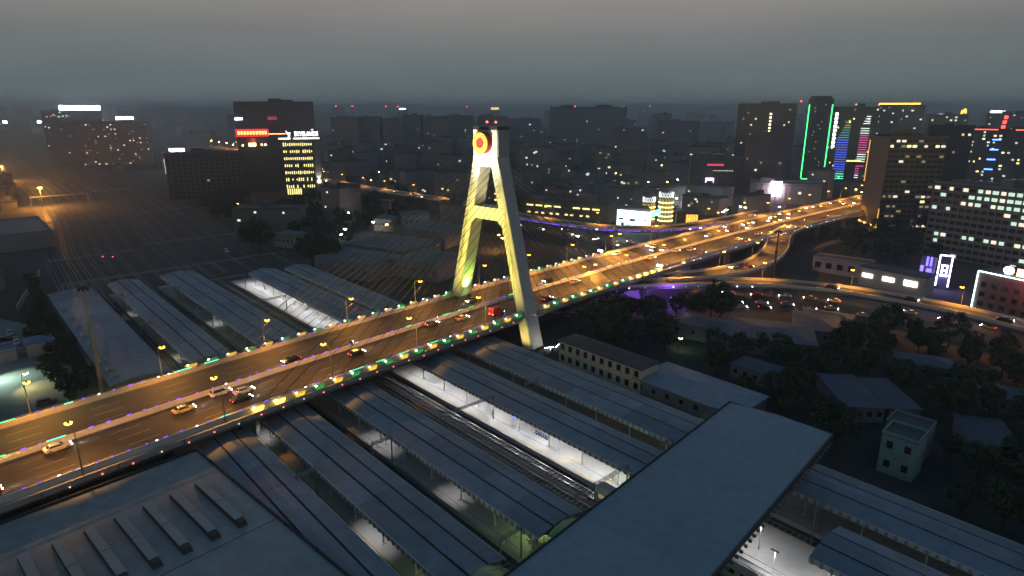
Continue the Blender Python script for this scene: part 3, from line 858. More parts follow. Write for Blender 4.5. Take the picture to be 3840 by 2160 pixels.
# local x = along bridge, local y = -n ; spans x -110..0, y -92..0
MB().box(-110, -.6, -92, -.6, 0, 8.6).build('wall', CONCD, st)
nx = 5
ROW = (0.0, -32.0, -62.0, -92.0)
for k in range(3):
    MB().box(-110, 0, ROW[k + 1] + .12, ROW[k] - .12 if k else 0, 8.61, 9.05).build('roof_panel', ROOFG, st)
    if k: MB().box(-110, 0, ROW[k] - .1, ROW[k] + .1, 8.62, 8.9).build('roof_joint', GUT, st)
MB().box(-110, .35, .01, .40, 8.2, 9.55).build('parapet', GUT, st)
MB().box(.01, .40, -92, 0, 8.2, 9.35).build('parapet', GUT, st)
for k in range(9):
    piece('drain_box', STEELD, st, (.1, -6 - k * 9.5, 9.4), (.5, .5, .35))
monitor_me = None
MONT = mat('monitor_top', (.31, .33, .33), .6, .15, .4)
for i in range(9):
    x = -4.7 - 4.35 * i
    b = MB().rings([[(x - .72, -30.0, 9.05), (x + .72, -30.0, 9.05), (x + .72, -12.6, 9.05), (x - .72, -12.6, 9.05)], [(x - .6, -29.7, 9.95), (x + .6, -29.7, 9.95), (x + .6, -12.9, 9.95), (x - .6, -12.9, 9.95)]]).build('roof_monitor', STEELD, st)
    MB().box(x - .68, x + .68, -21.2, -12.7, 9.96, 10.08).build('monitor_lid', MONT, b)
    MB().box(x - .68, x + .68, -28.6, -21.4, 9.96, 10.08).build('monitor_lid', MONT, b)

# overpass concourse roof
ov = thing('station_overpass', 'broad blue-grey roof of the raised passenger overpass crossing the platforms', 'overpass', W(30, -28.6), BA)
OL, OW = 94.5, 20.6
MB().box(1, OL - 1.5, 7.0, OW - 1.0, 8.4, 13.2).build('wall', CONCD, ov)
prf = [(0, 13.6), (OW * .5, 14.15), (OW, 13.6)]
n = 7
for k in range(n):
    x0, x1 = OL * k / n, OL * (k + 1) / n - .01
    MB().rings([[(x0, y, z) for y, z in prf + [(OW, 13.25), (0, 13.25)]], [(x1, y, z) for y, z in prf + [(OW, 13.25), (0, 13.25)]]]).build('roof_panel', ROOFO, ov)
MB().box(-.1, OL + .3, OW + .01, OW + .3, 12.9, 13.8).build('eave_gutter', GUT, ov)
MB().box(-.1, OL + .3, -.35, -.01, 12.9, 13.7).build('eave_gutter', STEELD, ov)
MB().box(OL + .01, OL + .3, 0, OW, 12.9, 13.75).build('eave_gutter', STEELD, ov)
for k in range(58):
    piece('eave_bracket', CONCD, ov, (1 + k * 1.6, -.6, 12.7), (.3, .5, .45))
for k in range(5):
    for y in (8, OW - 2):
        MB().tube((8 + k * 19, y, 0), (8 + k * 19, y, 8.4), .5, .5, 10).build('column', CONCD, ov)

# long shed with air-conditioning boxes left of the platforms
sh = thing('long_shed', 'long blue-grey shed with rooftop air-conditioning boxes behind the bridge', 'shed', Q(-297, 24.0), RA)
MB().box(.3, 112.7, .3, 14.7, 0, 4.6).build('wall', CONCD, sh)
for k in range(8):
    MB().rings([[(k * 14.1, y, z) for y, z in ((0, 4.8), (7.5, 5.6), (15.0, 4.8), (15.0, 4.61), (0, 4.61))], [(k * 14.1 + 14.06, y, z) for y, z in ((0, 4.8), (7.5, 5.6), (15.0, 4.8), (15.0, 4.61), (0, 4.61))]]).build('roof_panel', ROOFB, sh)
ACM = mat('air_conditioner_case', (.50, .50, .48), .6, .15, 2)
for i, x in enumerate((26, 40, 52, 64, 75, 92, 101, 107.5)):
    for j in range(2):
        a = MB().box(-.65, .65, -.4, .4, 0, 1.3).build('air_conditioner', ACM, sh, (x, 1.6 + j * 1.15, 5.0))
        MB().lathe([(.05, 1.31), (.34, 1.31), (.36, 1.36), (.05, 1.36)], 10).build('fan', STEELD, a)

# walls and the yard at the lower left
def wall(a, b, h, label, m=CONC, t=.3):
    a, b = Vector((*a, 0)), Vector((*b, 0)); L = (b - a).length
    w = thing('boundary_wall', label, 'wall', a, math.atan2((b - a).y, (b - a).x))
    n = max(2, int(L / 4))
    for k in range(n):
        MB().box(L * k / n + .03, L * (k + 1) / n - .03, -t / 2, t / 2, 0, h).build('panel', m, w)
        piece('post', m, w, (L * k / n, 0, h / 2 + .1), (.4, t + .15, h + .2))
    MB().box(0, L, -t * .8, t * .8, h + .003, h + .14).build('coping', m, w)
wall((-172, 230), (-106, 158.5), 2.6, 'pale boundary wall along the left side of the long shed', WALLP)
wall((-219, 285), (-188, 230), 2.4, 'pale wall slanting away beyond the dark trees at the left', WALLP)
wall((-126, 163), (-109, 143), 2.2, 'short pale wall at the right side of the lit yard', WALLP)
flat('yard_paving', [(-196, 225), (-170, 214), (-108, 142), (-120, 128), (-170, 160), (-205, 200)], .012, mat('yard_concrete', (.20, .22, .21), .85, .25, .3))
def house(label, loc, rz, w, d, h, wm, rm, rows=0, cols=0, hip=1.5, name='house', winm=GLASS, ww=1.1, wh=1.3, lit=0, litm=WIN_W, door=True):
    t = thing(name, label, 'house', loc, rz)
    MB().box(-w / 2, w / 2, -d / 2, d / 2, 0, h).build('wall', wm, t)
    if hip > 0:
        e = .5
        i = min(w, d) * .45
        MB().rings([[(-w / 2 - e, -d / 2 - e, h + .003), (w / 2 + e, -d / 2 - e, h + .003), (w / 2 + e, d / 2 + e, h + .003), (-w / 2 - e, d / 2 + e, h + .003)],
                    [(-w / 2 - e, -d / 2 - e, h + .2), (w / 2 + e, -d / 2 - e, h + .2), (w / 2 + e, d / 2 + e, h + .2), (-w / 2 - e, d / 2 + e, h + .2)],
                    [(-w / 2 + i, -.15, h + .2 + hip), (w / 2 - i, -.15, h + .2 + hip), (w / 2 - i, .15, h + .2 + hip), (-w / 2 + i, .15, h + .2 + hip)]]).build('roof', rm, t)
    else:
        rf = MB().box(-w / 2 - .1, w / 2 + .1, -d / 2 - .1, d / 2 + .1, h + .003, h + .18).build('roof', rm, t)
        for (a, b, c, f) in ((-w / 2 - .1, w / 2 + .1, -d / 2 - .1, -d / 2 + .15), (-w / 2 - .1, w / 2 + .1, d / 2 - .15, d / 2 + .1), (-w / 2 - .1, -w / 2 + .15, -d / 2 + .16, d / 2 - .16), (w / 2 - .15, w / 2 + .1, -d / 2 + .16, d / 2 - .16)):
            MB().box(a, b, c, f, h + .185, h + .75).build('parapet', wm, rf)
    fl = h / max(rows, 1)
    for r in range(rows):
        for c in range(cols):
            x = -w / 2 + w * (c + .5) / cols; z = fl * r + fl * .55
            g = winm if rnd.random() >= lit else litm
            o = piece('window', g, t, (x, -d / 2 - .02, z), (ww, .08, wh))
            o2 = piece('window', g if rnd.random() < .5 else winm, t, (x, d / 2 + .02, z), (ww, .08, wh))
            piece('sill', CONC, t, (x, -d / 2 - .1, z - wh / 2 - .08), (ww + .3, .2, .12))
    return t
house('blue-roofed hut in the lit yard at the left edge', (-157, 183, 0), RA, 8, 6, 3.4, WALLP, ROOFBL, 1, 3, 0)
house('second blue-roofed hut with a pale ridge in the left yard', (-150, 189, 0), RA, 7, 7, 4.2, WALLP, ROOFBL, 1, 3, 1.0)
house('low dark flat-roofed building at the left edge below the yard lamp', (-134, 138, 0), RA, 22, 12, 4.5, CONCD, ROOFD, 1, 5, 0)
house('grey flat-roofed depot building at the left edge', (-285, 362, 0), RA, 62, 26, 9, WALLG, mat('depot_roof', (.16, .19, .22), .8, .2, .2), 2, 10, 0, name='depot_building')
house('dark shed beside the tracks at the far left', (-232, 268, 0), RA, 34, 14, 6, CONCD, ROOFD, 1, 6, 0, name='shed')
house('small dark workshop behind the left yard', (-196, 214, 0), RA, 16, 10, 5, CONCD, ROOFD, 1, 4, 1.2, name='workshop')
yl = lambda key, loc, label, col, lens, p, h: street_lamp(key, loc, 0, label, None, h=h, arm=.8, power=p, col=col, lens=lens)
yl('yard_green', (-147, 167, 0), 'greenish white lamp lighting the yard at the left edge', (.72, 1, .80), COOLW, 7000, 6)
yl('yard_yellow', (-135.5, 162, 0), 'yellow lamp on the hut in the left yard', (1, .75, .25), emit('yellow_lens', (1, .75, .2), 24), 1800, 4.5)
# rail yard lamps
for key, loc, lab, p, h in (('yard_sodium', (-362, 489, 0), 'bright orange yard lamp glowing above the tracks at the left', 100000, 16), ('yard_sodium', (-530, 668, 0), 'farther orange yard lamp at the left edge above the tracks', 100000, 16)):
    street_lamp(key, loc, RA, lab, None, h=h, arm=1.2, power=p, col=(1, .38, .06), lens=emit('sodium_big', (1, .46, .05), 40), spot=None, lr=2.4)
for i, (x, y) in enumerate(((-208, 315), (-203, 315))):
    sg = thing('rail_signal', 'small red railway signal standing among the yard tracks', 'signal', (x, y, 0), 0, 'red yard signals')
    MB().tube((0, 0, 0), (0, 0, 1.6), .06).build('post', STEELD, sg)
    MB().box(-.2, .2, -.12, .12, 1.5, 2.2).build('head', STEELD, sg)
    piece('lens', RED_L, sg, (0, -.15, 1.9), (.3, .08, .3))

# ------------------------------------------------------------------ houses and sheds at the right
wh = house('long cream two-storey house with dark windows beside the outer platform', Q(-109.5, 135.4), RA, 30.5, 7.6, 7.0, WALLC, mat('house_roof', (.11, .10, .10), .9, .3, .4), 2, 10, 1.6, ww=1.35, wh=1.7)
house('long low shed with blue-grey roof between the cream house and overpass', Q(-81.5, 139.5), RA, 30, 15.5, 4.0, WALLG, ROOFB, 1, 7, 1.2, name='long_shed')
house('turquoise gabled house standing alone among dark trees', (83, 120.5, 0), R(-46), 6.7, 7, 8.8, WALLT, ROOFD, 2, 2, 0, ww=1.2, wh=1.6)
house('grey flat-roofed annex behind the turquoise house', (89, 128, 0), R(-46), 8, 7, 7.2, WALLG, ROOFD, 2, 3, 0, name='annex')
bs = mat('dull_blue_roof', (.075, .10, .15), .7, .2, .25)
for lab, x, y, w, d, h, rz in (('blue-grey hall roof among the trees right of the pylon', 84, 195, 26, 20, 5, -20), ('narrow blue-grey shed beside the hall roof among trees', 104, 205, 14, 20, 4.5, -20),
                              ('blue shed roof lying between dark trees', 88, 152, 9, 20, 4, -6), ('second blue shed roof split by a dark gap', 97, 150, 7, 18, 4, -6), ('low grey shed beside the boulevard', 112, 214, 16, 9, 4, -30),
                              ('long low grey workshop near the pylon car park', 66, 203, 22, 12, 5, -35), ('dim flat shed deep in the lower right grove', 120, 172, 14, 9, 4, -25), ('small blue shed right behind the long low shed', 70, 168, 12, 8, 4, -48), ('narrow shed at the right side of the grove', 108, 130, 9, 14, 4, -20), ('dark roofed hut near the right edge of the grove', 128, 150, 12, 9, 4, -30)):
    house(lab, (x, y, 0), R(rz), w, d, h, WALLG, bs, 1, 4, 1.0, name='shed')
for lab, x, y, w, d, h, rz in (('wide pale shed roof left of the pylon', -62, 322, 40, 30, 8, -30), ('large grey warehouse roof behind the stay cables', -72, 290, 34, 22, 8, -30), ('grey warehouse close behind the far bridge edge', -38, 288, 26, 24, 8, -30), ('low hall behind the dark trees left of the pylon', -45, 360, 34, 26, 9, -30), ('small pale gabled house left of the cables', -80, 398, 12, 9, 8, -10), ('pale grey hut between cables and elevated road', -62, 402, 16, 10, 10, 20),
                              ('pale small house among big trees beyond the canopies', -124, 350, 15, 11, 7, -25)):
    house(lab, (x, y, 0), R(rz), w, d, h, WALLG if w > 17 else WALLP, mat('warehouse_roof', (.13, .16, .18), .8, .25, .15), 1, 5, 1.6, name='warehouse' if w > 17 else 'house')
yb = thing('ticket_hut', 'small hut with rows of yellow lamps behind the outer canopy', 'hut', Q(-67.5, 126.5), RA)
MB().box(-3.5, 3.5, -3, 3, 0, 5).build('wall', WALLC, yb)
MB().box(-3.8, 3.8, -3.3, 3.3, 5.003, 5.25).build('roof', ROOFD, yb)
for k in range(3):
    piece('wall_lamp', emit('wall_lamp_yellow', (1, .75, .2), 12), yb, (-1.2, -3.12, 2.0 + k * 1.0), (.28, .2, .3))
    piece('wall_lamp', emit('wall_lamp_pale', (.9, .95, .5), 7), yb, (1.2, -3.12, 2.0 + k * 1.0), (.28, .2, .3))
for i, (lab, x, y) in enumerate((('cool white post lamp at the foot of the near pylon leg', 19.5, 186.5), ('green-tinted lamp in the garden right of the pylon', 53, 190), )):
    t = street_lamp('garden%d' % i, (x, y, 0), .5, lab, None, h=4.2, arm=.4, power=260, col=((1, .97, .9), (.75, 1, .4))[i], lens=(COOLW, emit('lens_lime', (.7, 1, .3), 10))[i])
for k in range(2):
    b = tag(MB().box(-1.6, 1.6, -.1, .1, 0, .16).build('ground_light_bar', LED_W, None, W(150 + k * 3, PC + 23.5 + k, .4), BA + (.3 if k else -.5)), ('white light bar on the ground at the pylon foot', 'second white light bar just behind the pylon foot')[k], 'light bar')

# ------------------------------------------------------------------ city buildings
def tower(name, label, cat, x, y, w, d, h, yaw, wm, floors=0, bays=6, lit=.1, mats=(WIN_W, WIN_N, WIN_D), faces=('front',), roof='machine', group=None, ww=.5, wh=.5, dark=False, piers=True, seed=None, maxwin=260):
    g = random.Random(seed if seed is not None else int(abs(x * 13 + y * 7)))
    t = thing(name, label, cat, (x, y, 0), R(yaw), group)
    m = MB().box(-w / 2, w / 2, -d / 2, d / 2, 0, h)
    if piers:
        for k in range(bays + 1):
            px = -w / 2 + w * k / bays
            for sy in (-1, 1):
                m.box(px - w / bays * .09, px + w / bays * .09, d / 2, d / 2 + .35, 0, h - .6) if sy > 0 else m.box(px - w / bays * .09, px + w / bays * .09, -d / 2 - .35, -d / 2, 0, h - .6)
    m.build('wall', wm, t)
    rf = MB().box(-w / 2 - .5, w / 2 + .5, -d / 2 - .5, d / 2 + .5, h + .003, h + .5).build('roof', ROOFD, t)
    for (a, b, c, f) in ((-w / 2 - .5, w / 2 + .5, -d / 2 - .5, -d / 2 - .1), (-w / 2 - .5, w / 2 + .5, d / 2 + .1, d / 2 + .5)):
        MB().box(a, b, c, f, h + .505, h + 1.5).build('parapet', wm, rf)
    if roof == 'machine':
        for k in range(max(1, int(w / 22))):
            px = g.uniform(-w * .3, w * .3)
            MB().box(px - w * .07 - 1, px + w * .07 + 1, -d * .22, d * .22, h + .505, h + g.uniform(3, 5)).build('lift_house', wm, rf)
    floors = floors or max(2, int(h / 3.1)); fh = h / floors
    cnt = 0
    for f in faces:
        n = bays if f in ('front', 'back') else max(2, int(bays * d / w))
        width = w if f in ('front', 'back') else d
        for r in range(floors):
            row = g.choice((.12, .3, 1.0, 3.2)) if dark else 1.0
            for c in range(n):
                q = g.random() / row
                if q > lit and not dark: continue
                if cnt > maxwin: break
                cnt += 1
                mm = g.choice(mats) if q <= lit else GLASS
                a = -width / 2 + width * (c + .5) / n; z = fh * (r + .5)
                sx = width / n * ww * (1 if mm is GLASS else g.uniform(.6, 1.1))
                if f == 'front': piece('window', mm, t, (a, -d / 2 - .04, z), (sx, .12, fh * wh))
                elif f == 'right': piece('window', mm, t, (w / 2 + .04, a, z), (.12, sx, fh * wh))
                elif f == 'left': piece('window', mm, t, (-w / 2 - .04, a, z), (.12, sx, fh * wh))
    return t
# LED-sign office far left
t = tower('office_tower', 'far hazy office tower with a blazing white rooftop sign', 'office tower', -821, 1230, 92, 30, 68, 28, WALLD, 16, 18, .04, (WIN_C, WIN_N))
SIGNW = emit('sign_white_blaze', (.90, .91, 1), 26, True)
for k in range(9):
    piece('sign_letter', SIGNW, t, (-14 + k * 7.2, -15.4, 73.5), (6.4, .8, 8.6 if k == 0 else 7.2))
for k in range(6):
    piece('window', emit('neon_pink', (1, .2, .35), .8) if k < 3 else WIN_C, t, (-38 + k * 6, -15.3, 58 + (k % 3)), (3.0, .2, 2.5))
tower('apartment_block', 'dark slab of apartments standing left of its lit neighbour', 'apartment block', -628, 925, 46, 22, 52, 32, WALLG, 18, 10, .025)
tower('apartment_block', 'brown apartment block with scattered lit windows near the rail yard', 'apartment block', -538, 885, 80, 24, 54, 24, WALLB, 18, 20, .11, (WIN_W, WIN_D, WIN_D, WIN_D, WIN_N), ('front', 'right'))
t = tower('hotel_block', 'small far building with a row of white sign characters', 'building', -1002, 1700, 52, 20, 43, 30, WALLG, 12, 8, .05)
for k in range(5): piece('sign_letter', SIGNW, t, (-16 + k * 8, -10.6, 47.5), (6.5, .8, 7))
t = tower('shop_block', 'low block carrying a glaring white rooftop sign panel', 'building', -431, 822, 26, 18, 18.5, 25, WALLG, 5, 8, .2, (WIN_N, WIN_D))
piece('sign_panel', SIGNW, t, (6, -9.3, 21.8), (17, .8, 6))
t = tower('office_slab', 'wide dark office slab without lit windows near the rail yard', 'office block', -263, 552, 58, 18, 37, 20, WALLD, 11, 14, .006, (WIN_D,), ('front', 'left'), dark=True, piers=False, maxwin=170)
piece('corner_strip', emit('strip_dim_white', (.9, .85, .9), .7), t, (-29.2, -9.2, 28), (.5, .5, 12))
# the sign-carrying pair in front of the dark tower
t = tower('office_tower', 'tall dark glass tower standing behind the two signed blocks', 'office tower', -248, 690, 76, 30, 79, 18, WALLD, 22, 14, .012, (WIN_C, WIN_N), piers=True)
piece('facade_logo', emit('logo_dim_red', (1, .12, .25), .4), t, (-3, -15.45, 64), (9, .2, 3.2))
piece('sign_panel', SIGNW, t, (-35, -15.6, 63.5), (7, .4, 1.6))
t = tower('office_block', 'dark office block with a red and yellow rooftop sign', 'office block', -230, 600, 40, 24, 50, 22, WALLD, 14, 8, .02, (WIN_N, WIN_W), ('front',))
REDG = emit('sign_red_glow', (1, .015, .05), 1.6, True); YELG = emit('sign_yellow_letters', (1, .58, .10), 3.2)
piece('sign_backing', REDG, t, (-8, -12.6, 52.8), (27.5, .4, 6.6))
for k in range(10):
    b = MB().box(-.85, .85, -.3, .3, -1.5, 1.5)
    b.build('sign_letter', YELG, t, (-19.3 + k * 2.5, -12.95, 52.8 - .0 * k))
piece('roof_strip', emit('strip_orange', (1, .45, .12), 4), t, (12.5, -12.6, 51.6), (15, .4, .7))
lamp('POINT', 'sign_lamp', t, (-8, -16, 46), 2500, (1, .1, .12), 2)
piece('terrace_light', emit('terrace_amber', (1, .66, .22), 14), t, (-9, -12.6, 42.5), (6.0, .5, 2.6))
for dx in (-17, -1, 2): piece('terrace_light', emit('terrace_amber', (1, .66, .22), 14), t, (dx, -12.6, 42.3 - abs(dx) * .02), (1.2, .5, 1.2))
t = thing('office_block', 'office block with rows of yellow uplit windows and a white roof sign', 'office block', (-183, 566, 0), R(14))
MB().box(-15, 15, -13, 13, 0, 49.5).build('wall', WALLD, t)
MB().box(-15.4, 15.4, -13.4, 13.4, 49.503, 50.2).build('roof', ROOFD, t)
MB().box(10.2, 15.2, -13.9, -13.01, 5, 49).build('stair_tower', mat('stair_tower_wall', (.22, .21, .22), .8), t)
for rrow in range(7):
    z = 44.5 - rrow * 5.9
    for c in range(14):
        if rnd.random() < (.06 if rrow < 3 else .22): continue
        piece('uplit_window', WIN_Y, t, (-14 + c * 1.72, -13.06, z), (.75, .14, rnd.uniform(1.4, 3.0)))
    MB().box(-15.1, 10.1, -13.5, -13.01, z - 2.1, z - 1.6).build('floor_ledge', WALLG, t)
for c in range(7):
    piece('uplit_window', WIN_Y, t, (-13.6 + c * 1.75, -13.06, 5.0), (.9, .14, 5.5))
for x0, x1 in ((-17.5, -7.8), (-5.5, 15.6)):
    piece('roof_strip', emit('strip_yellow', (1, .85, .25), 6), t, ((x0 + x1) / 2, -13.5, 49.4), (x1 - x0, .4, .9))
sm = text_mesh('SKYELANDS', 5.0, emit('sign_lilac_white', (.95, .88, 1), 9), .3)
so = put('sign_text', sm, t, (5.2, -13.7, 53.0)); so.rotation_euler = (R(90), 0, 0); so.scale = (.72, 1, 1)
lg = MB().poly([(-1.6, 0, 3.2), (-.6, 0, 1.2), (1.6, 0, 1.6), (.8, 0, -2.2), (-.3, 0, -3.0), (-.1, 0, -.4), (-1.3, 0, .6)])
lg.build('sign_logo', emit('sign_lilac_white', (.95, .88, 1), 9), t, (-9.2, -13.8, 52.8))
piece('wall_uplight', emit('uplight_cream', (1, .9, .65), 16), t, (12.8, -14.4, 13), (2.2, .5, 2.2))
lamp('SPOT', 'uplight_lamp', t, (12.8, -15.2, 13.6), 9000, (1, .86, .6), .4, (R(180 - 6), 0, 0), 80, .8)
# apartments behind
for i, (x, y, w, h) in enumerate(((-249, 985, 42, 59), (-215, 1002, 32, 60), (-183, 1000, 28, 57), (-153, 1016, 30, 62), (-118, 1016, 40, 60), (-79, 1033, 38, 61), (-31, 1050, 50, 60), (20, 1110, 60, 55))):
    tower('apartment_tower', 'hazy dark apartment tower behind the elevated road, %s of the row from the left' % nth('apt'), 'apartment tower', x, y, w * .94, 20, h, rnd.uniform(-6, 8), (WALLB, WALLG)[i % 2], 0, 8, .014, (WIN_N, WIN_D), group='row of dark apartment towers left of the pylon')
tower('office_slab', 'broad hazy slab tower on the skyline right of the pylon', 'office tower', 118, 1024, 116, 24, 74, 0, WALLG, 24, 24, .012, (WIN_C, WIN_D))
tower('apartment_tower', 'brown apartment tower in front of the broad slab', 'apartment tower', 152, 850, 38, 18, 48, -6, WALLB, 16, 8, .10, (WIN_W, WIN_N, WIN_D))
tower('apartment_tower', 'hazy apartment block right of the broad slab on the skyline', 'apartment tower', 259, 1022, 62, 20, 53, -8, WALLG, 18, 12, .03)
# tower cluster with neon lines
t = tower('apartment_tower', 'tall dark residential tower with a vertical row of warm lights', 'apartment tower', 258, 668, 54, 26, 77, -20, WALLD, 26, 14, .055, (WIN_N, WIN_W, WIN_D), ('front',))
for z in range(7): piece('lit_balcony', emit('balcony_warm', (1, .72, .42), 5), t, (4 + z * .0, -13.3, 48 + z * 3.4), (1.8, .3, 1.7))
tw = thing('neon_tower', 'tower outlined with glowing green vertical lines', 'tower', (322, 690, 0), R(-22))
MB().box(-11.5, 11.5, -11, 11, 0, 83.5).build('wall', WALLD, tw)
MB().box(-9.5, 9.5, -9, 9, 83.503, 86).build('roof', ROOFD, tw)
NEON_G = emit('neon_green', (.06, 1, .22), 5)
for x in (-10.8, 10.8):
    piece('neon_line', NEON_G, tw, (x, -11.2, 40), (.75, .3, 75))
piece('neon_line', NEON_G, tw, (-4, -11.2, 1.5), (13, .3, .6))
for k in range(22):
    if rnd.random() < .7: piece('window', WIN_D, tw, (rnd.uniform(-6, 6), -11.1, 6 + k * 3.4), (1.2, .12, 1.3))
for k in range(7):
    piece('window', WIN_W, tw, (-27.8, -12.5, 52 + k * 3.6), (1.5, .2, 1.8))
wr = tower('neon_tower', 'residential tower striped with blue, pink and white light bars', 'tower', 353, 676, 40, 20, 74, -24, WALLD, 25, 12, .06, (WIN_N, WIN_Y, WIN_D), ('front',))
for k in range(9): piece('light_panel', emit('panel_white', (.95, 1, .97), 7), wr, (-17.8, -10.6, 68 - k * 4.0), (2.6, .2, 2.6))
NB = [emit('bar_%s' % n, c, s) for n, c, s in (('olive', (.65, .75, .12), 1.0), ('teal', (.15, .6, .75), .9), ('blue', (.10, .16, 1), 1.8), ('mint', (.10, 1, .55), 2.2))]
for k in range(25):
    z = 62 - k * 2.45
    mm = NB[0] if k < 4 else NB[1] if k < 8 else NB[2] if k < 22 else NB[3]
    ln = 3 + min(k, 8) * .95
    piece('light_bar', mm, wr, (-4.0 - (ln / 2), -10.6, z), (ln, .2, .55))
NP = [emit('bar_white', (.85, 1, .9), 2.0), emit('bar_pink', (1, .10, .42), 1.5)]
for k in range(27):
    z = 66 - k * 2.35
    mm = NP[0] if k < 8 or 16 <= k < 20 or k > 24 else NP[1]
    if k == 20 or k == 4: continue
    ln = 4 + min(k, 5) * .75
    piece('light_bar', mm, wr, (13.5 - ln / 2, -10.6, z), (ln, .2, .55))
for i, (x, y, z) in enumerate(((352, 676, 76), (372, 670, 75.5), (290, 664, 79))):
    b = thing('roof_beacon', 'red aviation beacon on the roof of the neon tower cluster', 'beacon', (x, y, z - .5), 0, 'red beacons on the tower cluster')
    MB().tube((0, 0, -2), (0, 0, 1.6), .1).build('mast', STEELD, b)
    MB().lathe([(.1, 1.5), (.7, 1.8), (.7, 2.4), (.1, 2.7)], 8).build('lens', RED_L, b)
tower('apartment_tower', 'narrow dark tower standing left of the neon cluster', 'apartment tower', 216, 556, 30, 20, 50, -18, mat('dusk_tower_wall', (.085, .075, .09), .8, .2, .1), 16, 8, .10, (WIN_D, WIN_D, WIN_N))
tower('apartment_tower', 'brownish residential tower at the foot of the neon cluster', 'apartment tower', 240, 612, 26, 18, 40, -20, mat('dusk_tower_wall', (.085, .075, .09), .8, .2, .1), 13, 8, .14, (WIN_D, WIN_D, WIN_W))
t = tower('hotel_tower', 'tower crowned with a glowing golden roof line', 'tower', 443, 752, 46, 26, 76, -30, WALLG, 24, 10, .10, (WIN_N, WIN_C, WIN_D), ('front',))
piece('golden_roof_line', GOLD_L, t, (-2, -13.4, 78.6), (40, .5, 1.5))
MB().box(-21, 19, -10, 10, 77.6, 80).build('crown', WALLG, t)
tower('apartment_tower', 'residential slab right of the golden-roofed tower', 'apartment tower', 478, 720, 34, 18, 66, -30, WALLG, 21, 8, .14, (WIN_C, WIN_N, WIN_D))
# mall with pink screens
PINK = emit('screen_pink_white', (1, .66, .92), 14, True)
t = tower('shopping_mall', 'dark mall block with a pink-white screen on its corner', 'mall', 184, 580, 46, 24, 31, -12, WALLD, 6, 10, .02, (WIN_D,))
piece('screen', PINK, t, (-6, -12.6, 9.5), (6.6, .5, 9.5))
for k in range(8): piece('window', WIN_W if k < 2 else WIN_N, t, (-3 + k * 2.2, -12.4, 21), (1.0, .2, .8))
piece('roof_sign', emit('neon_crimson', (1, .08, .22), .9), t, (-2, -12.5, 26), (14, .3, 1.6))
t = tower('shopping_mall', 'low mall hall with a tall blazing pink-white screen', 'mall', 222, 520, 52, 24, 15, -20, WALLP, 4, 12, .05, (WIN_D, WIN_N), maxwin=60)
piece('screen_pole', STEELD, t, (-7, -15, 4), (.8, .8, 8))
piece('screen', PINK, t, (-7, -15, 12.4), (8.2, .6, 11.5))
# LED screen building, round lit towers, orange lit box
t = thing('screen_building', 'corner building wrapped in a bright white video screen', 'building', (78, 402, 0), R(-4))
MB().box(-11, 9, -6, 7, 0, 14).build('wall', CONCD, t)
SCR = emit('screen_white', (.80, 1, .98), 4.0, True); SCR2 = emit('screen_cyan', (.30, 1, .85), 2.2); SCD = emit('screen_dark', (.05, .07, .20), .6)
MB().rings([[(-11.5, -6.3, 1.2), (9.3, -7.6, 1.2), (9.3, -7.6, 11.8), (-11.5, -6.3, 13.2)], [(-11.5, -6.0, 1.2), (9.3, -7.2, 1.2), (9.3, -7.2, 11.8), (-11.5, -6.0, 13.2)]]).build('screen', SCR, t)
MB().rings([[(9.4, -7.6, 8.6), (15.5, -5.0, 10.2), (15.5, -5.0, 14.2), (9.4, -7.6, 11.8)], [(9.4, -7.3, 8.6), (15.5, -4.7, 10.2), (15.5, -4.7, 14.2), (9.4, -7.3, 11.8)]]).build('screen', SCR2, t)
for x, z, w_, h_, m_ in ((-9, 7.6, 3.2, 1.2, SCD), (-2, 6.8, 3.6, 1.6, SCD), (1.8, 6.9, 3.0, 1.4, SCR2), (6.2, 6.8, 1.0, 1.4, SCD), (-5.4, 7.0, 1.2, 1.2, SCR2), (-8, 4.2, 2.0, 2.4, SCD), (-4.6, 3.6, 3.6, 1.6, SCR2), (.6, 2.9, 4.6, 1.6, SCR2), (-1, 9.8, 6, .5, SCR2)):
    piece('screen_image', m_, t, (x, -6.96 - (x + 11.5) * .0625 + .25 - .0, z), (w_, .12, h_), R(-3.6))
LAT = emit('lattice_white', (.95, .95, 1), 2.6)
def round_tower(label, x, y, rad, h, tiers):
    t = thing('round_tower', label, 'tower', (x, y, 0))
    MB().lathe([(rad, 0), (rad, h), (rad * .2, h + .4)], 24).build('wall', mat('round_wall', (.42, .34, .16), .8), t)
    for k in range(tiers):
        z = 2.2 + (h - 6) * k / max(1, tiers - 1)
        MB().lathe([(rad + .02, z), (rad + .45, z + .1), (rad + .45, z + .5), (rad + .02, z + .6)], 24).build('light_band', emit('band_yellow', (1, .82, .28), 4.5), t)
        for a in range(14):
            an = math.pi * 2 * a / 14
            if math.sin(an) > .3: continue
            piece('uplit_window', emit('band_dim', (1, .75, .2), .75), t, ((rad + .06) * math.cos(an), (rad + .06) * math.sin(an), z + 1.7), (.12, .7, 1.9), an)
    for a in range(16):
        an = math.pi * 2 * a / 16
        if math.sin(an) > .4: continue
        for kk in (-1, 1):
            m = MB().tube(((rad + .1) * math.cos(an), (rad + .1) * math.sin(an), h - .2), ((rad + .1) * math.cos(an + kk * .4), (rad + .1) * math.sin(an + kk * .4), h + 3.2), .12, .12, 4)
            m.build('lattice_bar', LAT, t)
    return t
round_tower('round yellow-banded tower with a white lattice crown beside the screen', 102, 420, 4.6, 18, 5)
round_tower('shorter round yellow-banded tower behind its taller twin', 92, 426, 4.0, 14, 4)
t = thing('lantern_building', 'small building glowing orange behind tall panes', 'building', (114.5, 412, 0), R(-10))
MB().box(-7, 7, -5, 5, 0, 9).build('wall', mat('brown_wall', (.16, .10, .07), .8), t)
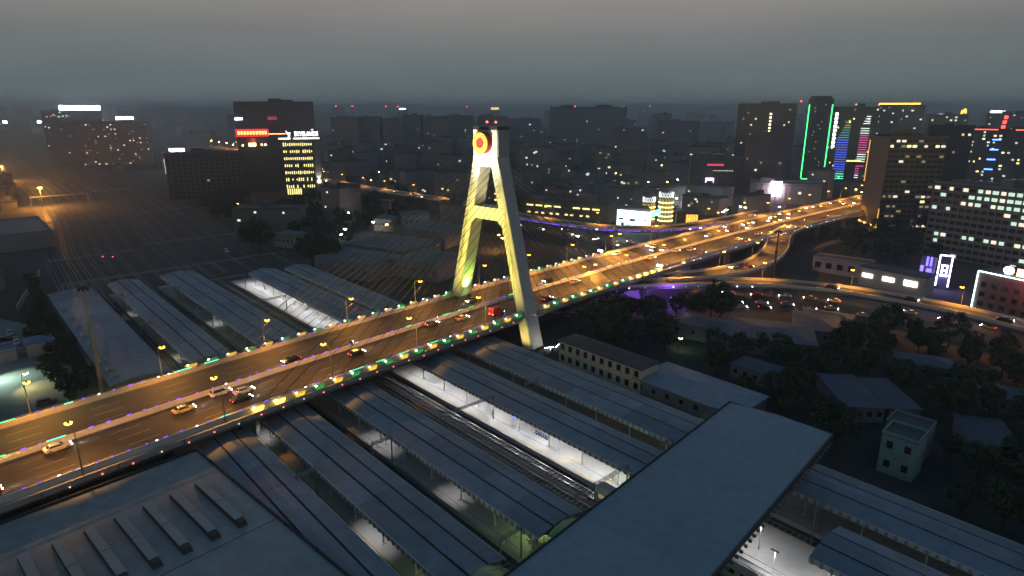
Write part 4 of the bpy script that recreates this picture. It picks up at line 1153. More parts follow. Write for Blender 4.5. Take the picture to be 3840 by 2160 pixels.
MB().box(-7.6, 7.6, -5.6, 5.6, 9.003, 9.8).build('roof', ROOFD, t)
for k in range(5): piece('pane', emit('pane_orange', (1, .42, .06), 2.2), t, (-.5 + k * 1.5, -5.06, 4.6), (1.25, .12, 7.4))
for k in range(6): piece('sign_letter', emit('sign_red', (1, .08, .06), 3.5), t, (4 + k * 1.3, -7.4, 1.6), (1.0, .2, .9))
# white roof-screen by the yellow lit mall front
t = tower('mall_front', 'long low mall front with yellow light strips behind the curved road', 'mall', 40, 440, 62, 18, 13, -28, mat('mall_brown', (.15, .12, .09), .8), 3, 10, .0)
for k in range(8):
    if k in (4,): continue
    piece('light_strip', emit('mall_strip', (1, .78, .25), 3.0), t, (-26 + k * 7, -9.5, 9.3), (5.0, .2, .8))
for k in range(9): piece('shop_window', emit('shop_amber', (1, .66, .25), 2.2), t, (-27 + k * 5.6 + rnd.uniform(-1, 1), -9.4, 4.3), (2.2, .15, 1.0))
t = tower('hotel_block', 'small hotel with rows of yellow lit windows right of the pylon', 'hotel', -2, 470, 20, 14, 17, -30, mat('mall_brown', (.15, .12, .09), .8), 4, 6, .0)
for rr_ in range(3):
    for c in range(4):
        if rnd.random() < .8: piece('window', emit('mall_strip', (1, .78, .25), 3.0), t, (-7 + c * 4.4, -7.5, 5 + rr_ * 4.4), (2.6, .15, .9))
# right side buildings
ORS = emit('strip_amber', (1, .48, .10), 5)
t = tower('apartment_tower', 'tall brown apartment tower with amber edge strips beside the elevated road', 'apartment tower', 243, 400, 32, 26, 57, -6, mat('brown_tile_wall', (.13, .105, .09), .85, .15, .1), 19, 10, .5, (WIN_D, WIN_D, WIN_Y, WIN_N, GLASS, GLASS, GLASS, GLASS, GLASS, WIN_D), ('front',), dark=True, maxwin=230, ww=.82, wh=.45)
piece('amber_strip', ORS, t, (-16.3, 0, 3.5), (.5, 26, .9))
piece('amber_strip', emit('strip_amber_dim', (1, .48, .10), 1.4), t, (-16.3, -13.2, 9), (.4, .4, 12))
piece('amber_strip', emit('strip_amber_dim', (1, .48, .10), 1.4), t, (-16.3, 13.2, 42), (.4, .4, 26))
lamp('POINT', 'strip_lamp', t, (-24, 0, 14), 900, (1, .45, .12), 2)
piece('amber_strip', ORS, t, (-21, 22, 41), (9, .5, .7))
tower('apartment_tower', 'dark apartment tower rising behind the brown one', 'apartment tower', 316, 470, 26, 20, 61, -36, WALLD, 20, 7, .04)
t = tower('hotel_tower', 'dark hotel tower with blue bars and a red roof line', 'hotel', 462, 606, 66, 24, 54, -38, WALLD, 18, 16, .14, (WIN_N, WIN_C, WIN_Y), ('front',))
for x0, x1 in ((-33, -9), (4, 33)): piece('red_roof_line', emit('line_red', (1, .12, .06), 3.5), t, ((x0 + x1) / 2, -12.6, 55), (x1 - x0, .4, .8))
for k in range(4): piece('blue_bar', emit('bar_bright_blue', (.10, .30, 1), 6), t, (-8.5 - k * .7, -12.6, 46 - k * 9), (6.5, .3, 1.0))
for k in range(3): piece('sign_letter', emit('sign_red', (1, .08, .06), 3.5), t, (-5 - k * .4, -12.6, 66 - k * 4.2), (3, .4, 3))
MB().box(-8, -3, -11, -8, 54.6, 68).build('sign_pylon', STEELD, t)
tower('office_tower', 'hazy office tower at the right edge of the skyline', 'office tower', 753, 985, 66, 24, 65, -30, WALLG, 20, 14, .06, (WIN_C, WIN_N, WIN_D))
t = tower('office_block', 'pale office block with greenish lit windows at the right edge', 'office block', 240, 310, 56, 18, 37, -60, mat('pale_tile_wall', (.27, .25, .23), .85, .12, .2), 11, 17, .20, (WIN_C, WIN_C, WIN_N), ('front', 'left'), dark=True, maxwin=260, ww=.85, wh=.5)
# shops along the boulevard
t = thing('shop_row', 'low white shop row with three glowing signboards by the side road', 'shop', (164, 262, 0), R(-52))
MB().box(-13, 13, -5, 5, 0, 8).build('wall', WALLP, t)
MB().box(-13.3, 13.3, -5.3, 5.3, 8.003, 8.5).build('roof', ROOFD, t)
SGN = emit('shop_sign_white', (1, 1, .88), 5)
for x, w_, h_ in ((-9.5, 4.2, 1.6), (-1.0, 4.6, 1.8), (7.6, 5.0, 2.3)): piece('signboard', SGN, t, (x, -5.2, 4.8), (w_, .3, h_))
house('white low building with dark openings beyond the loop ramp', (155, 289, 0), R(-42), 24, 10, 6.5, WALLP, ROOFD, 1, 5, 0, name='low_building', ww=2.6, wh=2.6)
t = thing('neon_sign_tower', 'tall violet-white neon sign tower beside the shops', 'sign', (184, 262, 0), R(-40))
MB().box(-2.4, 2.4, -.6, .6, 0, 15).build('frame', STEELD, t)
VIO = emit('neon_violet_white', (.78, .66, 1), 7, True); VIB = emit('neon_violet', (.20, .14, 1), 3.0, True)
for x in (-2.2, 2.2): piece('neon_tube', VIO, t, (x, -.7, 8.0), (.5, .3, 13.4))
piece('neon_tube', VIO, t, (0, -.7, 14.7), (4.6, .3, .5))
for x, z, w_, h_ in ((0, 10.4, 2.6, .6), (-.8, 8.2, .5, 4.6), (.9, 8.2, .5, 4.6), (0, 8.2, 2.4, .5), (0, 6.0, 2.8, .7)): piece('neon_glyph', VIO, t, (x, -.72, z), (w_, .3, h_))
MB().box(-9, -3.4, -1.6, 2, 0, 13).build('side_block', WALLG, t)
for x, z, w_, h_ in ((-8, 7, 1.2, 5), (-6.4, 11.5, .8, 4), (-5, 11.5, .8, 4), (-5.4, 6.2, 2.0, 4.5)): piece('neon_panel', VIB, t, (x, -1.75, z), (w_, .2, h_))
lamp('POINT', 'sign_lamp', t, (0, -4, 6), 2600, (.35, .25, 1), 1)
t = thing('hotel_building', 'hotel edged with white light lines and red roof sign at the right edge', 'hotel', (184, 214, 0), R(-66))
MB().box(-15, 15, -8, 8, 0, 17.5).build('wall', mat('hotel_wall', (.17, .13, .12), .85), t)
MB().box(-15.3, 15.3, -8.3, 8.3, 17.503, 18).build('roof', ROOFD, t)
LW = emit('led_outline', (.72, 1, 1), 5)
piece('led_outline', LW, t, (0, -8.4, 17.6), (30.6, .25, .35)); piece('led_outline', LW, t, (-15.2, -8.4, 8.9), (.35, .25, 17))
ds = MB().rings([[(1.6 * math.cos(k * math.pi / 8), -8.0, 19.9 + 1.4 * math.sin(k * math.pi / 8)) for k in range(16)], [(1.6 * math.cos(k * math.pi / 8), -8.5, 19.9 + 1.4 * math.sin(k * math.pi / 8)) for k in range(16)]])
ds.build('sign_disc', emit('sign_white_violet', (.95, .9, 1), 14), t, (-5.6, 0, 0))
for k in range(4): piece('sign_letter', emit('sign_redyellow', (1, .38, .14), 9), t, (-1.6 + k * 3.5, -8.2, 19.8), (2.7, .4, 2.6))
lamp('POINT', 'sign_lamp', t, (2, -13, 20), 2200, (1, .08, .10), 1.0)
for r_ in range(4):
    for c in range(8): piece('window', GLASS, t, (-12.8 + c * 3.6, -8.03, 2.2 + r_ * 3.6), (1.9, .1, 1.7))

# ------------------------------------------------------------------ generic city fabric
OCC = [(p[0], p[1], p[2]) for p in ((-821, 1230, 60), (-628, 925, 40), (-538, 885, 55), (-1002, 1700, 40), (-431, 822, 25), (-263, 552, 42), (-248, 690, 50), (-230, 600, 52), (-183, 566, 52), (-215, 545, 40), (-186, 505, 44), (-160, 470, 34), (118, 1024, 70), (152, 850, 32), (259, 1022, 45), (268, 668, 42), (318, 676, 25), (356, 690, 35), (216, 556, 26), (240, 612, 20), (443, 752, 36), (478, 720, 30), (184, 580, 36), (222, 520, 40), (78, 402, 20), (102, 420, 14), (92, 426, 8), (114, 412, 14), (40, 440, 40), (-2, 470, 18), (240, 398, 36), (316, 470, 26), (462, 606, 48), (753, 985, 48), (236, 312, 40), (164, 262, 20), (155, 289, 20), (184, 262, 16), (184, 214, 26), (-285, 362, 48), (-62, 322, 30), (-72, 290, 24), (-38, 288, 24), (-45, 360, 26), (-80, 398, 14), (-62, 402, 16), (-124, 350, 15))]
for x in range(-250, 60, 34): OCC.append((x, 1010, 34))
def seg_near(p, path, dist):
    return any((p - a.xy).length < dist for a in path)
BP2 = [bp(s) for s in range(-60, 900, 16)]
def blocked(x, y, rad):
    p = Vector((x, y))
    if any((x - a) ** 2 + (y - b) ** 2 < (rad + c) ** 2 for a, b, c in OCC): return True
    r, q = p.dot(RD.xy), p.dot(QD.xy)
    if 15 < q - off(r) < 136: return True
    if seg_near(p, BP2, 30 + rad): return True
    if seg_near(p, cpath, 14 + rad) or seg_near(p, lpath, 12 + rad) or seg_near(p, rpath_v, 18 + rad): return True
    return False
WALLS = [WALLB, WALLG, CONCD, mat('low_wall', (.22, .22, .24), .9, .25, .1)]
def filler(x, y, w, d, h, yaw, label, group, name, lit, wm):
    OCC.append((x, y, max(w, d) * .55))
    t = thing(name, label, 'building', (x, y, 0), R(yaw), group)
    MB().box(-w / 2, w / 2, -d / 2, d / 2, 0, h).build('wall', wm, t)
    m = MB().box(-w / 2 - .4, w / 2 + .4, -d / 2 - .4, d / 2 + .4, h + .003, h + .4)
    for (a, b, c, f) in ((-w / 2 - .4, w / 2 + .4, -d / 2 - .4, -d / 2), (-w / 2 - .4, w / 2 + .4, d / 2, d / 2 + .4)):
        m.box(a, b, c, f, h + .405, h + 1.3)
    lx = rnd.uniform(-w * .3, w * .3)
    m.box(lx - 2, lx + 2, -2, 2, h + .405, h + rnd.uniform(2.5, 4))
    m.build('roof', ROOFD, t)
    for k in range(lit):
        piece('window', rnd.choice((WIN_N, WIN_W, WIN_D, WIN_D, WIN_C)), t, (rnd.uniform(-.45, .45) * w, -d / 2 - .05, rnd.uniform(.15, .9) * h), (rnd.uniform(1.1, 2.0), .14, 1.2) if y < 620 else (rnd.uniform(1.6, 3.2), .14, 1.8))
n = 0
tries = 0
while n < 150 and tries < 9000:
    tries += 1
    y = rnd.uniform(380, 1000); x = rnd.uniform(-.42, .66) * y
    w, d = rnd.uniform(14, 40), rnd.uniform(10, 18); h = rnd.choice((7, 9, 12, 15, 18, 20, 23))
    if y > 700: h += rnd.uniform(0, 14)
    if blocked(x, y, max(w, d) * .55): continue
    filler(x, y, w, d, h, rnd.choice((-30, -42, 42, 20, 0)) + rnd.uniform(-6, 6), 'dim low-rise city block between the elevated road and the skyline', 'low-rise city blocks', 'city_block', rnd.choice((0, 2, 3, 5)), rnd.choice(WALLS)); n += 1
n = 0; tries = 0
while n < 110 and tries < 4000:
    tries += 1
    y = 1050 + 2600 * rnd.random() ** 1.3; x = rnd.uniform(-.92, .92) * y
    w, d = rnd.uniform(24, 70), rnd.uniform(16, 24); h = rnd.choice((24, 32, 40, 48, 54, 60)) + rnd.uniform(-4, 8)
    if y > 2400: h = rnd.uniform(35, 78)
    if blocked(x, y, max(w, d) * .5): continue
    filler(x, y, w, d, h, rnd.uniform(-25, 25), 'distant hazy building in the skyline', 'hazy skyline buildings', 'skyline_building', rnd.choice((1, 2, 3, 6)), rnd.choice((WALLB, WALLG, WALLG))); n += 1
# low ground-hugging houses along the left beyond the rail yard
n = 0; tries = 0
while n < 26 and tries < 900:
    tries += 1
    y = rnd.uniform(430, 1100); x = -y * rnd.uniform(.60, .80)
    if blocked(x, y, 14): continue
    filler(x, y, rnd.uniform(12, 30), rnd.uniform(9, 14), rnd.uniform(4, 12), rnd.uniform(-60, -30), 'small building left of the rail yard', 'small buildings left of the rail yard', 'yard_side_building', rnd.choice((0, 0, 1)), rnd.choice(WALLS)); n += 1
# skyline signs and faint clusters of lights
for lab, x, y, z, w_, h_, m_ in (('white sign on the far skyline left of the pylon', -330, 1990, 70, 20, 4, LED_W), ('yellow sign cluster on the far skyline above the pylon', -60, 2300, 70, 26, 9, WIN_Y), ('second yellow sign on the skyline beside the slab', 330, 2000, 74, 18, 5, WIN_Y), ('row of white sign characters on the right skyline', 1290, 1750, 62, 40, 9, LED_W), ('golden pagoda-like light on the right skyline', 1200, 1750, 66, 16, 14, GOLD_L), ('violet sign on the right skyline', 980, 1500, 58, 20, 5, emit('sign_violet', (.6, .55, 1), 4)), ('yellow sign beside the golden light on the right skyline', 1110, 1900, 74, 24, 5, WIN_Y)):
    t = thing('skyline_sign', lab, 'sign', (x, y, 0))
    MB().box(-w_ / 2 - 4, w_ / 2 + 4, 1, 16, 0, z - h_ * .6).build('building', WALLG, t)
    k = 0
    while k < w_:
        piece('sign_letter', m_, t, (-w_ / 2 + k + 1.5, 0, z + (0 if 'golden' not in lab else -abs(k - w_ / 2) * .6)), (3.0, .5, h_ * rnd.uniform(.7, 1))); k += 4
for x, y, z in ((-560, 2100, 76), (-520, 2150, 76), (-420, 2200, 76), (-380, 2200, 75), (-150, 2200, 75), (480, 2300, 77), (900, 1900, 78), (210, 2200, 76)):
    b = thing('skyline_beacon', 'tiny red beacon on a far skyline mast', 'beacon', (x, y, 0), 0, 'red skyline beacons')
    MB().tube((0, 0, 0), (0, 0, z), 1.2, .5).build('mast', STEELD, b)
    MB().lathe([(.2, z), (1.6, z + .5), (1.6, z + 2), (.2, z + 2.6)], 8).build('lens', RED_L, b)
# stadium-like floodlights far left
for i, (x, y) in enumerate(((-1205, 1560), (-1130, 1570))):
    t = thing('floodlight_mast', ('pair of far floodlights glaring greenish at the left skyline', 'smaller far floodlight glaring at the left skyline')[i], 'floodlight', (x, y, 0))
    MB().tube((0, 0, 0), (0, 0, 40), .8, .4).build('mast', STEELD, t)
    MB().box(-5, 5, -.6, .6, 38, 44).build('rack', STEELD, t)
    piece('lens', emit('flood_pale_green', (.95, 1, .70), 90, True), t, (0, -.9, 41), (9, .4, 5 - i))
# hills
def hill(pts, y0, depth):
    m = MB(); n = len(pts)
    rs = []
    for k, (x, h) in enumerate(pts):
        rs.append([(x, y0 - depth, -1), (x, y0 - depth * .4, h * .75), (x, y0, h), (x, y0 + depth, -1)])
    m.rings(rs)
    struct('hill', m, mat('hill_forest', (.05, .06, .05), .95, .4, .01))
hill([(-2300, 5), (-2050, 50), (-1800, 78), (-1500, 74), (-1250, 60), (-1050, 66), (-850, 40), (-700, 4)], 3300, 420)
hill([(-5000, 10), (-4000, 120), (-3000, 80), (-1500, 110), (0, 60), (1500, 110), (3000, 70), (4500, 130), (6000, 10)], 7200, 700)
# far road with a chain of lamps at the left
fr = viaduct('far_highway', 'far elevated highway with a chain of lamps behind the rail yard', [(-700, 1420, 9), (-560, 1180, 9), (-430, 1010, 9), (-330, 850, 9), (-270, 770, 9)], 8, None, 80)
KF = dict(h=11, arm=2.0, power=26000, col=SOD, lens=emit('sodium_far', (1, .55, .14), 160))
lamps_along(fr[1], 'far', 42, 7.5, 10, 'lamp in the chain along the far highway', 'lamps of the far highway', **KF)

# scattered street lamps in the city
KC = dict(h=9, arm=1.4, power=0, col=SOD, lens=emit('city_lamp_lens', (1, .58, .17), 70))
KC2 = dict(h=8, arm=1.0, power=0, col=SOD, lens=emit('city_lamp_white', (1, .97, .9), 140))
KC3 = dict(h=9, arm=1.4, power=9000, col=SOD, lens=emit('city_lamp_orange', (1, .48, .08), 70))
for k in range(70):
    y = rnd.uniform(300, 1000); x = rnd.uniform(-.55, .75) * y
    if blocked(x, y, 1): continue
    j = k % 5
    if j == 0: street_lamp('city3', (x, y, 0), rnd.uniform(0, 6), 'orange street lamp lighting a corner of the dark city', 'orange city street lamps', **KC3)
    elif j < 3: street_lamp('city1', (x, y, 0), rnd.uniform(0, 6), 'warm street lamp among the low city blocks', 'warm city street lamps', **KC)
    else: street_lamp('city2', (x, y, 0), rnd.uniform(0, 6), 'white street lamp among the low city blocks', 'white city street lamps', **KC2)
# cluster of lights where the elevated road meets the neon towers
for k in range(34):
    a = rnd.uniform(470, 760); p = bp(a, rnd.choice((-1, 1)) * rnd.uniform(20, 40), 0)
    street_lamp('city1' if k % 3 else 'city2', (p.x, p.y, 0), rnd.uniform(0, 6), 'lamp in the bright street below the neon towers', 'lamps below the neon towers', **(KC if k % 3 else KC2))
for k in range(16):
    x, y = rnd.uniform(120, 190), rnd.uniform(420, 500)
    if blocked(x, y, 0): continue
    street_lamp('plaza', (x, y, 0), 0, 'white lamp in the plaza before the pink-screened malls', 'white plaza lamps', h=7, arm=.8, power=3500, col=(1, .93, .85), lens=KC2['lens'])
# purple-lit underside near the bridge piers
for i, (x, y, z, p) in enumerate(((52, 262, 5, 7000), (64, 292, 5, 5000), (62, 237, 3.4, 3500))):
    t = thing('purple_spotlight', 'purple spotlight below the elevated roads beside a pier', 'spotlight', (x, y, 0), 0, 'purple spotlights under the elevated roads')
    MB().tube((0, 0, 0), (0, 0, z), .08).build('post', STEELD, t)
    piece('lens', LED_P, t, (0, 0, z + .2), (.5, .5, .3))
    lamp('POINT', 'purple_lamp', t, (0, 0, z + .9), p, (.35, .12, 1), .3)

# ------------------------------------------------------------------ vehicles
def car_proto(kind, col, full=True, lights=True):
    t = thing('car', '', '')
    if kind == 'suv': hL, top, roofz = 2.4, (-2.05, .55), 1.78
    else: hL, top, roofz = 2.3, (-1.25, .3), 1.46
    def ring(x, w, z0, z1):
        c = .12
        return [(x, -w + c, z0), (x, w - c, z0), (x, w, z0 + c), (x, w, z1 - c), (x, w - c * 1.5, z1), (x, -w + c * 1.5, z1), (x, -w, z1 - c), (x, -w, z0 + c)]
    b = MB().rings([ring(-hL, .72, .38, .78), ring(-hL + .12, .86, .26, .95), ring(-1.3, .91, .22, 1.0), ring(.5, .91, .22, .97), ring(1.5, .89, .22, .86), ring(hL - .2, .82, .26, .72), ring(hL, .66, .34, .6)])
    bx0, bx1 = (-2.2, 1.2) if kind == 'suv' else (-1.85, 1.1)
    zb = .96
    b.rings([[(bx0, -.80, zb), (bx1, -.80, zb), (bx1, .80, zb), (bx0, .80, zb)], [(top[0], -.62, roofz), (top[1], -.62, roofz), (top[1], .62, roofz), (top[0], .62, roofz)]])
    b.build('body', PAINT[col], t)
    def mixp(a, b_, k): return tuple(a[i] + (b_[i] - a[i]) * k for i in range(3))
    def pane(name, p00, p10, p01, p11, nrm):
        lo, hi = .14, .86
        q = [mixp(mixp(p00, p10, u), mixp(p01, p11, u), v) for u, v in ((.06, lo), (.94, lo), (.94, hi), (.06, hi))]
        MB().poly([tuple(c + n_ * .02 for c, n_ in zip(p, nrm)) for p in q]).build(name, GLASS, t)
    A = [(bx0, -.80, zb), (bx1, -.80, zb), (bx1, .80, zb), (bx0, .80, zb)]
    B = [(top[0], -.62, roofz), (top[1], -.62, roofz), (top[1], .62, roofz), (top[0], .62, roofz)]
    pane('side_window', A[0], A[1], B[0], B[1], (0, -1, .4)); pane('side_window', A[2], A[3], B[2], B[3], (0, 1, .4))
    pane('windscreen', A[1], A[2], B[1], B[2], (.8, 0, .7)); pane('rear_window', A[3], A[0], B[3], B[0], (-.8, 0, .7))
    if full:
        for x in (-1.4, 1.42):
            for y in (-.84, .84):
                w = MB().tube((x, y - .1, .33), (x, y + .1, .33), .33, .33, 12).build('wheel', TYRE, t)
                MB().tube((x, y - .12, .33), (x, y + .12, .33), .19, .19, 8).build('rim', CHROME, w)
    for y in (-.58, .58):
        piece('headlight', HEADL if lights else CHROME, t, (hL - .03, y, .62), (.12, .34, .16))
        piece('taillight', TAILL if lights else TAILD, t, (-hL + .02, y, .78), (.08, .34, .16))
    if lights and full: lamp('SPOT', 'headlight_beam', t, (hL + .1, 0, .7), 900, (1, .93, .78), .2, (0, R(-80), 0), 60, .8)
    if col == 'yellow':
        piece('taxi_sign', WIN_N, t, (-.5, 0, roofz + .09), (.28, .7, .16))
    return t
CP = {}
def car(kind, col, loc, rz, label, group=None, full=True, lights=True):
    k = (kind, col, full, lights)
    if k not in CP:
        t = car_proto(*k); t.location = loc; t.rotation_euler = (0, 0, rz); tag(t, label, 'car', group)
        CP[k] = t; kids(t); return t
    r = dup(CP[k], loc, rz, label, group)
    if not group and 'group' in r: del r['group']
    return r
def bcar(kind, col, s, lat, label, group=None, full=True):
    fwd = lat > 0
    return car(kind, col, bp(s, lat, .07), bh(s) + (0 if fwd else math.pi), label, group, full)
bcar('sedan', 'yellow', 45.2, 4.9, 'pale yellow taxi following the white van on the near carriageway')
bcar('suv', 'white', 54.4, 2.5, 'white van-like car hugging the median on the near carriageway')
bcar('sedan', 'white', 58.4, 5.6, 'white sedan just ahead of the white van on the bridge')
bcar('sedan', 'black', 56.0, 9.3, 'black sedan with red tail lights beside the white sedan')
bcar('sedan', 'white', 22.2, 3.0, 'white car at the left on the near carriageway')
bcar('sedan', 'black', 89.8, 5.5, 'black car with a red tail light halfway to the pylon')
bcar('sedan', 'yellow', 129.2, 5.2, 'pale yellow taxi driving toward the pylon')
bcar('sedan', 'grey', 119.1, 2.4, 'dark grey car near the median before the pylon')
bcar('sedan', 'black', 75.7, -3.6, 'dark car with bright headlights on the far carriageway')
bcar('sedan', 'silver', 144.4, -6.5, 'silver car coming past the pylon on the far carriageway')
bcar('sedan', 'black', 181.9, -4.5, 'dark car with headlights on, right of the pylon')
bcar('sedan', 'silver', 187.5, 4.2, 'silver car heading away right of the pylon')
bcar('sedan', 'red', 163.6, 11.0, 'reddish car at the near edge just past the pylon')
bcar('sedan', 'red', 9.5, 11.5, 'car with a red tail at the left frame edge')
# red and green truck
tr = thing('truck', 'small truck with red box and green cab beside the pylon', 'truck', bp(139.5, 10.2, .07), bh(139))
MB().box(-2.6, 1.0, -1.0, 1.0, .7, 2.9).build('cargo_box', PAINT['red'], tr)
MB().rings([[(1.1, -.95, .6), (1.1, .95, .6), (1.1, .95, 2.2), (1.1, -.95, 2.2)], [(2.6, -.9, .6), (2.6, .9, .6), (2.2, .85, 2.1), (2.2, -.85, 2.1)]]).build('cab', PAINT['green'], tr)
piece('windscreen', GLASS, tr, (2.45, 0, 1.7), (.1, 1.5, .6))
for y in (-.7, .7):
    piece('taillight', emit('truck_tail', (1, .10, .06), 9), tr, (-2.64, y, 1.0), (.1, .45, .4)); piece('marker_light', TAILL, tr, (-2.64, y, 2.75), (.1, .35, .2)); piece('headlight', HEADL, tr, (2.62, y, .9), (.1, .3, .2))
for x in (-1.7, 1.8):
    for y in (-.9, .9): MB().tube((x, y - .14, .45), (x, y + .14, .45), .45, .45, 12).build('wheel', TYRE, tr)
# far traffic
COLS = ['white', 'black', 'silver', 'grey', 'red', 'white', 'yellow']
g = random.Random(21)
taken = []
def free(s, l): return all(abs(s - a) > 9 or abs(l - b) > 1.5 for a, b in taken)
for k in range(28):
    s = g.uniform(205, 560); l = g.choice((-2.6, -5.8, -9.4, -13))
    if free(s, l):
        taken.append((s, l)); bcar('sedan', g.choice(COLS), s, l, 'oncoming car with bright headlights on the distant elevated road', 'oncoming cars on the distant road', False)
for k in range(16):
    s = g.uniform(205, 560); l = g.choice((2.6, 5.8, 9.4, 13))
    if free(s, l):
        taken.append((s, l)); bcar('sedan', g.choice(COLS), s, l, 'car with red tail lights heading away on the distant elevated road', 'departing cars on the distant road', False)
def path_cars(path, n, lat, label, group, seed, z=.06, rev=False):
    g = random.Random(seed)
    for k in range(n):
        i = g.randrange(1, len(path) - 2); a, b = path[i], path[i + 1]
        d = (b - a).normalized(); l = Vector((d.y, -d.x, 0))
        ll = g.choice(lat); car('sedan', g.choice(COLS), a + l * ll + UP * z, math.atan2(d.y, d.x) + (math.pi if (ll > 0) == rev else 0), label, group, False)
path_cars(lpath, 4, (-2, 2), 'car on the loop ramp', 'cars on the loop ramp', 3)
path_cars(cpath, 16, (-2.4, 2.4), 'car on the curved elevated road behind the pylon', 'cars on the curved elevated road', 4)
blv = catmull([(58, 247, 0), (100, 246, 0), (126, 238, 0), (146, 224, 0), (160, 207, 0), (172, 185, 0)], 9)
path_cars(blv[2:], 22, (-9, -5.5, 6, 9.5, 12), 'car on the dark boulevard below the side road', 'cars on the boulevard', 5, .03)
strp = catmull([(0, 420, 0), (40, 385, 0), (80, 330, 0), (120, 280, 0)], 9)
path_cars(strp, 14, (-6, -3, 3, 6), 'car in the street under the curved elevated road', 'cars in the street under the curved road', 6, .06)
for i in range(3):
    car('sedan', 'black', rpath_v[18 + i * 5] + UP * .06 + Vector((0, 1.5, 0)), math.atan2(-14, 15), 'dark car on the elevated side road', 'cars on the elevated side road', False)
for k in range(18):
    x, y = 14 + (k % 9) * 3.4, 228 + (k % 9) * 3.4 - (k // 9) * 7
    car('sedan', COLS[k % 6], (x + 2, y, .03), R(-42), 'parked car in the small lot behind the near pylon leg', 'parked cars by the pylon', True, False)
g = random.Random(9)
for k in range(8):
    car('sedan', COLS[(k * 3) % 6], (61 + (k % 4) * 4.2, 207 + (k // 4) * 7 + k % 4, .03), R(40), 'parked car in the courtyard right of the pylon', 'parked cars in the courtyard', True, False)
for i, (x, y) in enumerate(((-163, 196), (-168, 199), (-172, 205), (-122, 152), (-141, 153))):
    car('suv' if i % 2 else 'sedan', COLS[i], (x, y, .03), R(-48 + 90 * (i % 2)), 'parked car in the left yard', 'parked cars in the left yard', True, False)
car('suv', 'white', (-153, 333, .1), R(-50), 'white vehicle parked beside the tracks beyond the canopies', None, True, False)

# ------------------------------------------------------------------ trees
def tree_meshes(seed, h, rad):
    g = random.Random(seed)
    tk = MB()
    th = h * .42
    tk.tube((0, 0, 0), (.1, .05, th * .5), .028 * h, .022 * h, 7).tube((.1, .05, th * .5), (0, .1, th), .022 * h, .015 * h, 7)
    for k in range(5):
        a = k * 1.26 + g.uniform(-.3, .3)
        tk.tube((0, .1, th * g.uniform(.8, 1)), (rad * .6 * math.cos(a), rad * .6 * math.sin(a), h * g.uniform(.58, .8)), .011 * h, .004 * h, 5)
    cr_ = MB()
    for c in range(46):
        a = g.uniform(0, 2 * math.pi); u = g.uniform(-1, 1); rr = g.uniform(.45, 1.0) ** .5
        cx, cy_, cz = rad * rr * math.sqrt(1 - u * u) * math.cos(a), rad * rr * math.sqrt(1 - u * u) * math.sin(a), h * .66 + h * .34 * rr * u
        s = rad * g.uniform(.20, .36)
        mi = g.choice((0, 0, 1, 2))
        for k in range(34):
            v = Vector((g.gauss(0, 1), g.gauss(0, 1), g.gauss(0, .8))).normalized() * s * g.uniform(.4, 1)
            n_ = (v.normalized() + Vector((g.uniform(-.6, .6), g.uniform(-.6, .6), g.uniform(-.2, .8)))).normalized()
            t1 = n_.orthogonal().normalized(); t2 = n_.cross(t1); L = g.uniform(.22, .5)
            p = Vector((cx, cy_, cz)) + v
            cr_.poly([p - t1 * L, p + t2 * L * .7, p + t1 * L, p - t2 * L * .7], mi)
    return tk.mesh('trunk', BARK), cr_.mesh('crown', LEAFS)
TREES = [tree_meshes(i, h, r) for i, (h, r) in enumerate(((9, 3.6), (11, 4.6), (8, 3.4), (13, 5.0), (10, 3.0)))]
def tree(x, y, label, group, sc_=1.0, v=None):
    a, b = TREES[rnd.randrange(5) if v is None else v]
    t = thing('broadleaf_tree', label, 'tree', (x, y, 0), rnd.uniform(0, 6.28), group)
    t.scale = (sc_ * rnd.uniform(.9, 1.15), sc_ * rnd.uniform(.9, 1.15), sc_ * rnd.uniform(.85, 1.1))
    put('trunk', a, t); put('crown', b, t)
def inpoly(x, y, P):
    c = False
    for (x0, y0), (x1, y1) in zip(P, P[1:] + P[:1]):
        if (y0 > y) != (y1 > y) and x < (x1 - x0) * (y - y0) / (y1 - y0) + x0: c = not c
    return c
KEEP = [(83, 122, 8), (79, 115, 6), (75, 112, 5), (84, 112, 5), (88, 131, 7), (84, 195, 17), (104, 205, 14), (88, 152, 10), (97, 150, 9), (112, 214, 11), (66, 203, 13), (120, 172, 9), (70, 168, 8), (108, 130, 9), (128, 150, 9), (64, 210, 7), (27, 234, 9), (-62, 322, 22), (-72, 290, 18), (-38, 288, 17), (-45, 360, 20), (-80, 398, 9), (-62, 402, 10), (-124, 350, 10)]
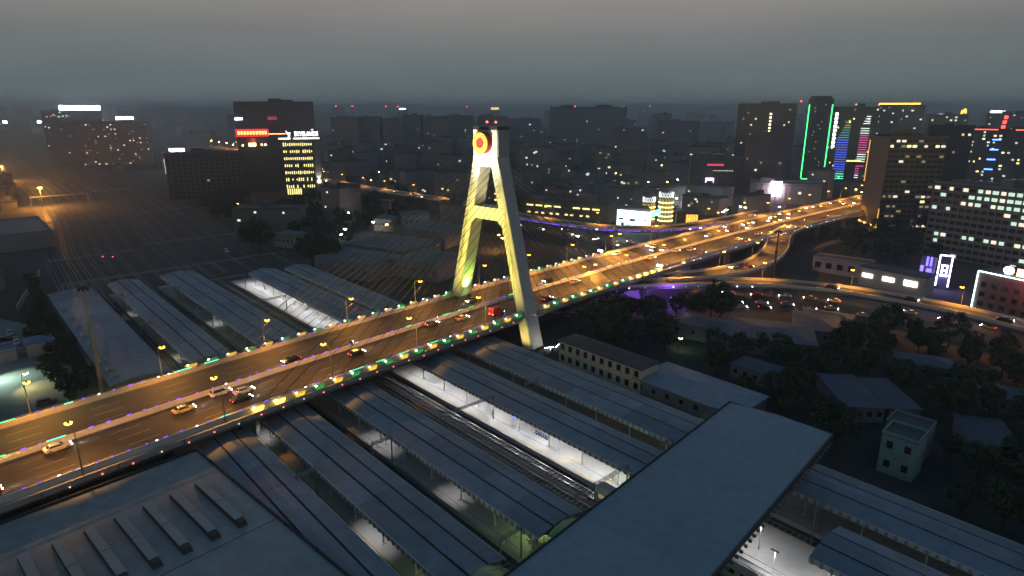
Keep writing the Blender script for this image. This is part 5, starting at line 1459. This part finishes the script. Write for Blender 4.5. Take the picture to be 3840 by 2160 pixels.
def scatter(P, n, gap, label, group, sc_=(.8, 1.2), extra=None):
    xs, ys = [p[0] for p in P], [p[1] for p in P]; got = []; tr_ = 0
    while len(got) < n and tr_ < 5000:
        tr_ += 1
        x, y = rnd.uniform(min(xs), max(xs)), rnd.uniform(min(ys), max(ys))
        if not inpoly(x, y, P) or any((x - a) ** 2 + (y - b) ** 2 < gap * gap for a, b in got): continue
        if any((x - a) ** 2 + (y - b) ** 2 < (c + 2) ** 2 for a, b, c in KEEP): continue
        p = Vector((x, y)); r, q = p.dot(RD.xy), p.dot(QD.xy)
        if 22 < q - off(r) < 129: continue
        if r > -128 and r < -64 and 128 < q < 150: continue
        if seg_near(p, rpath_v, 16) or seg_near(p, BP2, 21) or seg_near(p, cpath, 9) or seg_near(p, lpath, 8): continue
        got.append((x, y)); tree(x, y, label, group, rnd.uniform(*sc_))
scatter([(18, 205), (30, 222), (68, 244), (100, 236), (84, 222), (50, 188), (30, 188)], 26, 5.5, 'dark broadleaf tree right of the pylon before the boulevard', 'trees right of the pylon')
scatter([(60, 154), (55, 184), (86, 186), (109, 204), (150, 196), (160, 184), (120, 100), (95, 88), (84, 99), (76, 118), (72, 138)], 84, 5.4, 'dark broadleaf tree in the unlit grove at the lower right', 'trees of the lower right grove', (.6, 1.05))
scatter([(-212, 270), (-198, 268), (-106, 158), (-117, 150), (-160, 200)], 34, 4.6, 'dark tree in the belt left of the long shed', 'trees of the belt left of the shed', (.45, .65))
scatter([(-179, 424), (-155, 540), (-102, 566), (-47, 476), (-91, 424), (-94, 328), (-112, 290), (-145, 328)], 70, 7, 'dark tree behind the canopies left of the pylon', 'trees behind the canopies')
scatter([(-300, 500), (-226, 545), (-179, 424), (-204, 400)], 26, 8, 'dark tree at the foot of the office slab', 'trees by the office slab')
scatter([(185, 300), (170, 340), (231, 424), (260, 380), (222, 300)], 34, 7, 'dark tree before the brown tower at the right', 'trees before the brown tower')
for x, y, s_ in ((-97, 300, 1.5), (-88, 296, 1.35), (-134, 330, 1.45), (-141, 338, 1.2)):
    tree(x, y, 'large round-crowned tree beyond the outermost canopy', 'large trees beyond the canopies', s_, 3)

# ------------------------------------------------------------------ dusk haze
hz = MB().box(-12500, 12500, -900, 14500, -1.5, 112)
hm = bpy.data.materials.new('haze'); hm.use_nodes = True
hn, hl = hm.node_tree.nodes, hm.node_tree.links
hn.clear()
ho = hn.new('ShaderNodeOutputMaterial'); pv = hn.new('ShaderNodeVolumePrincipled')
pv.inputs['Color'].default_value = (.78, .90, 1.0, 1)
pv.inputs['Density'].default_value = .00036
pv.inputs['Anisotropy'].default_value = .6
hl.new(pv.outputs[0], ho.inputs['Volume'])
try: hm.cycles.homogeneous_volume = True
except Exception: pass
tag(hz.build('haze', hm), kind='stuff')
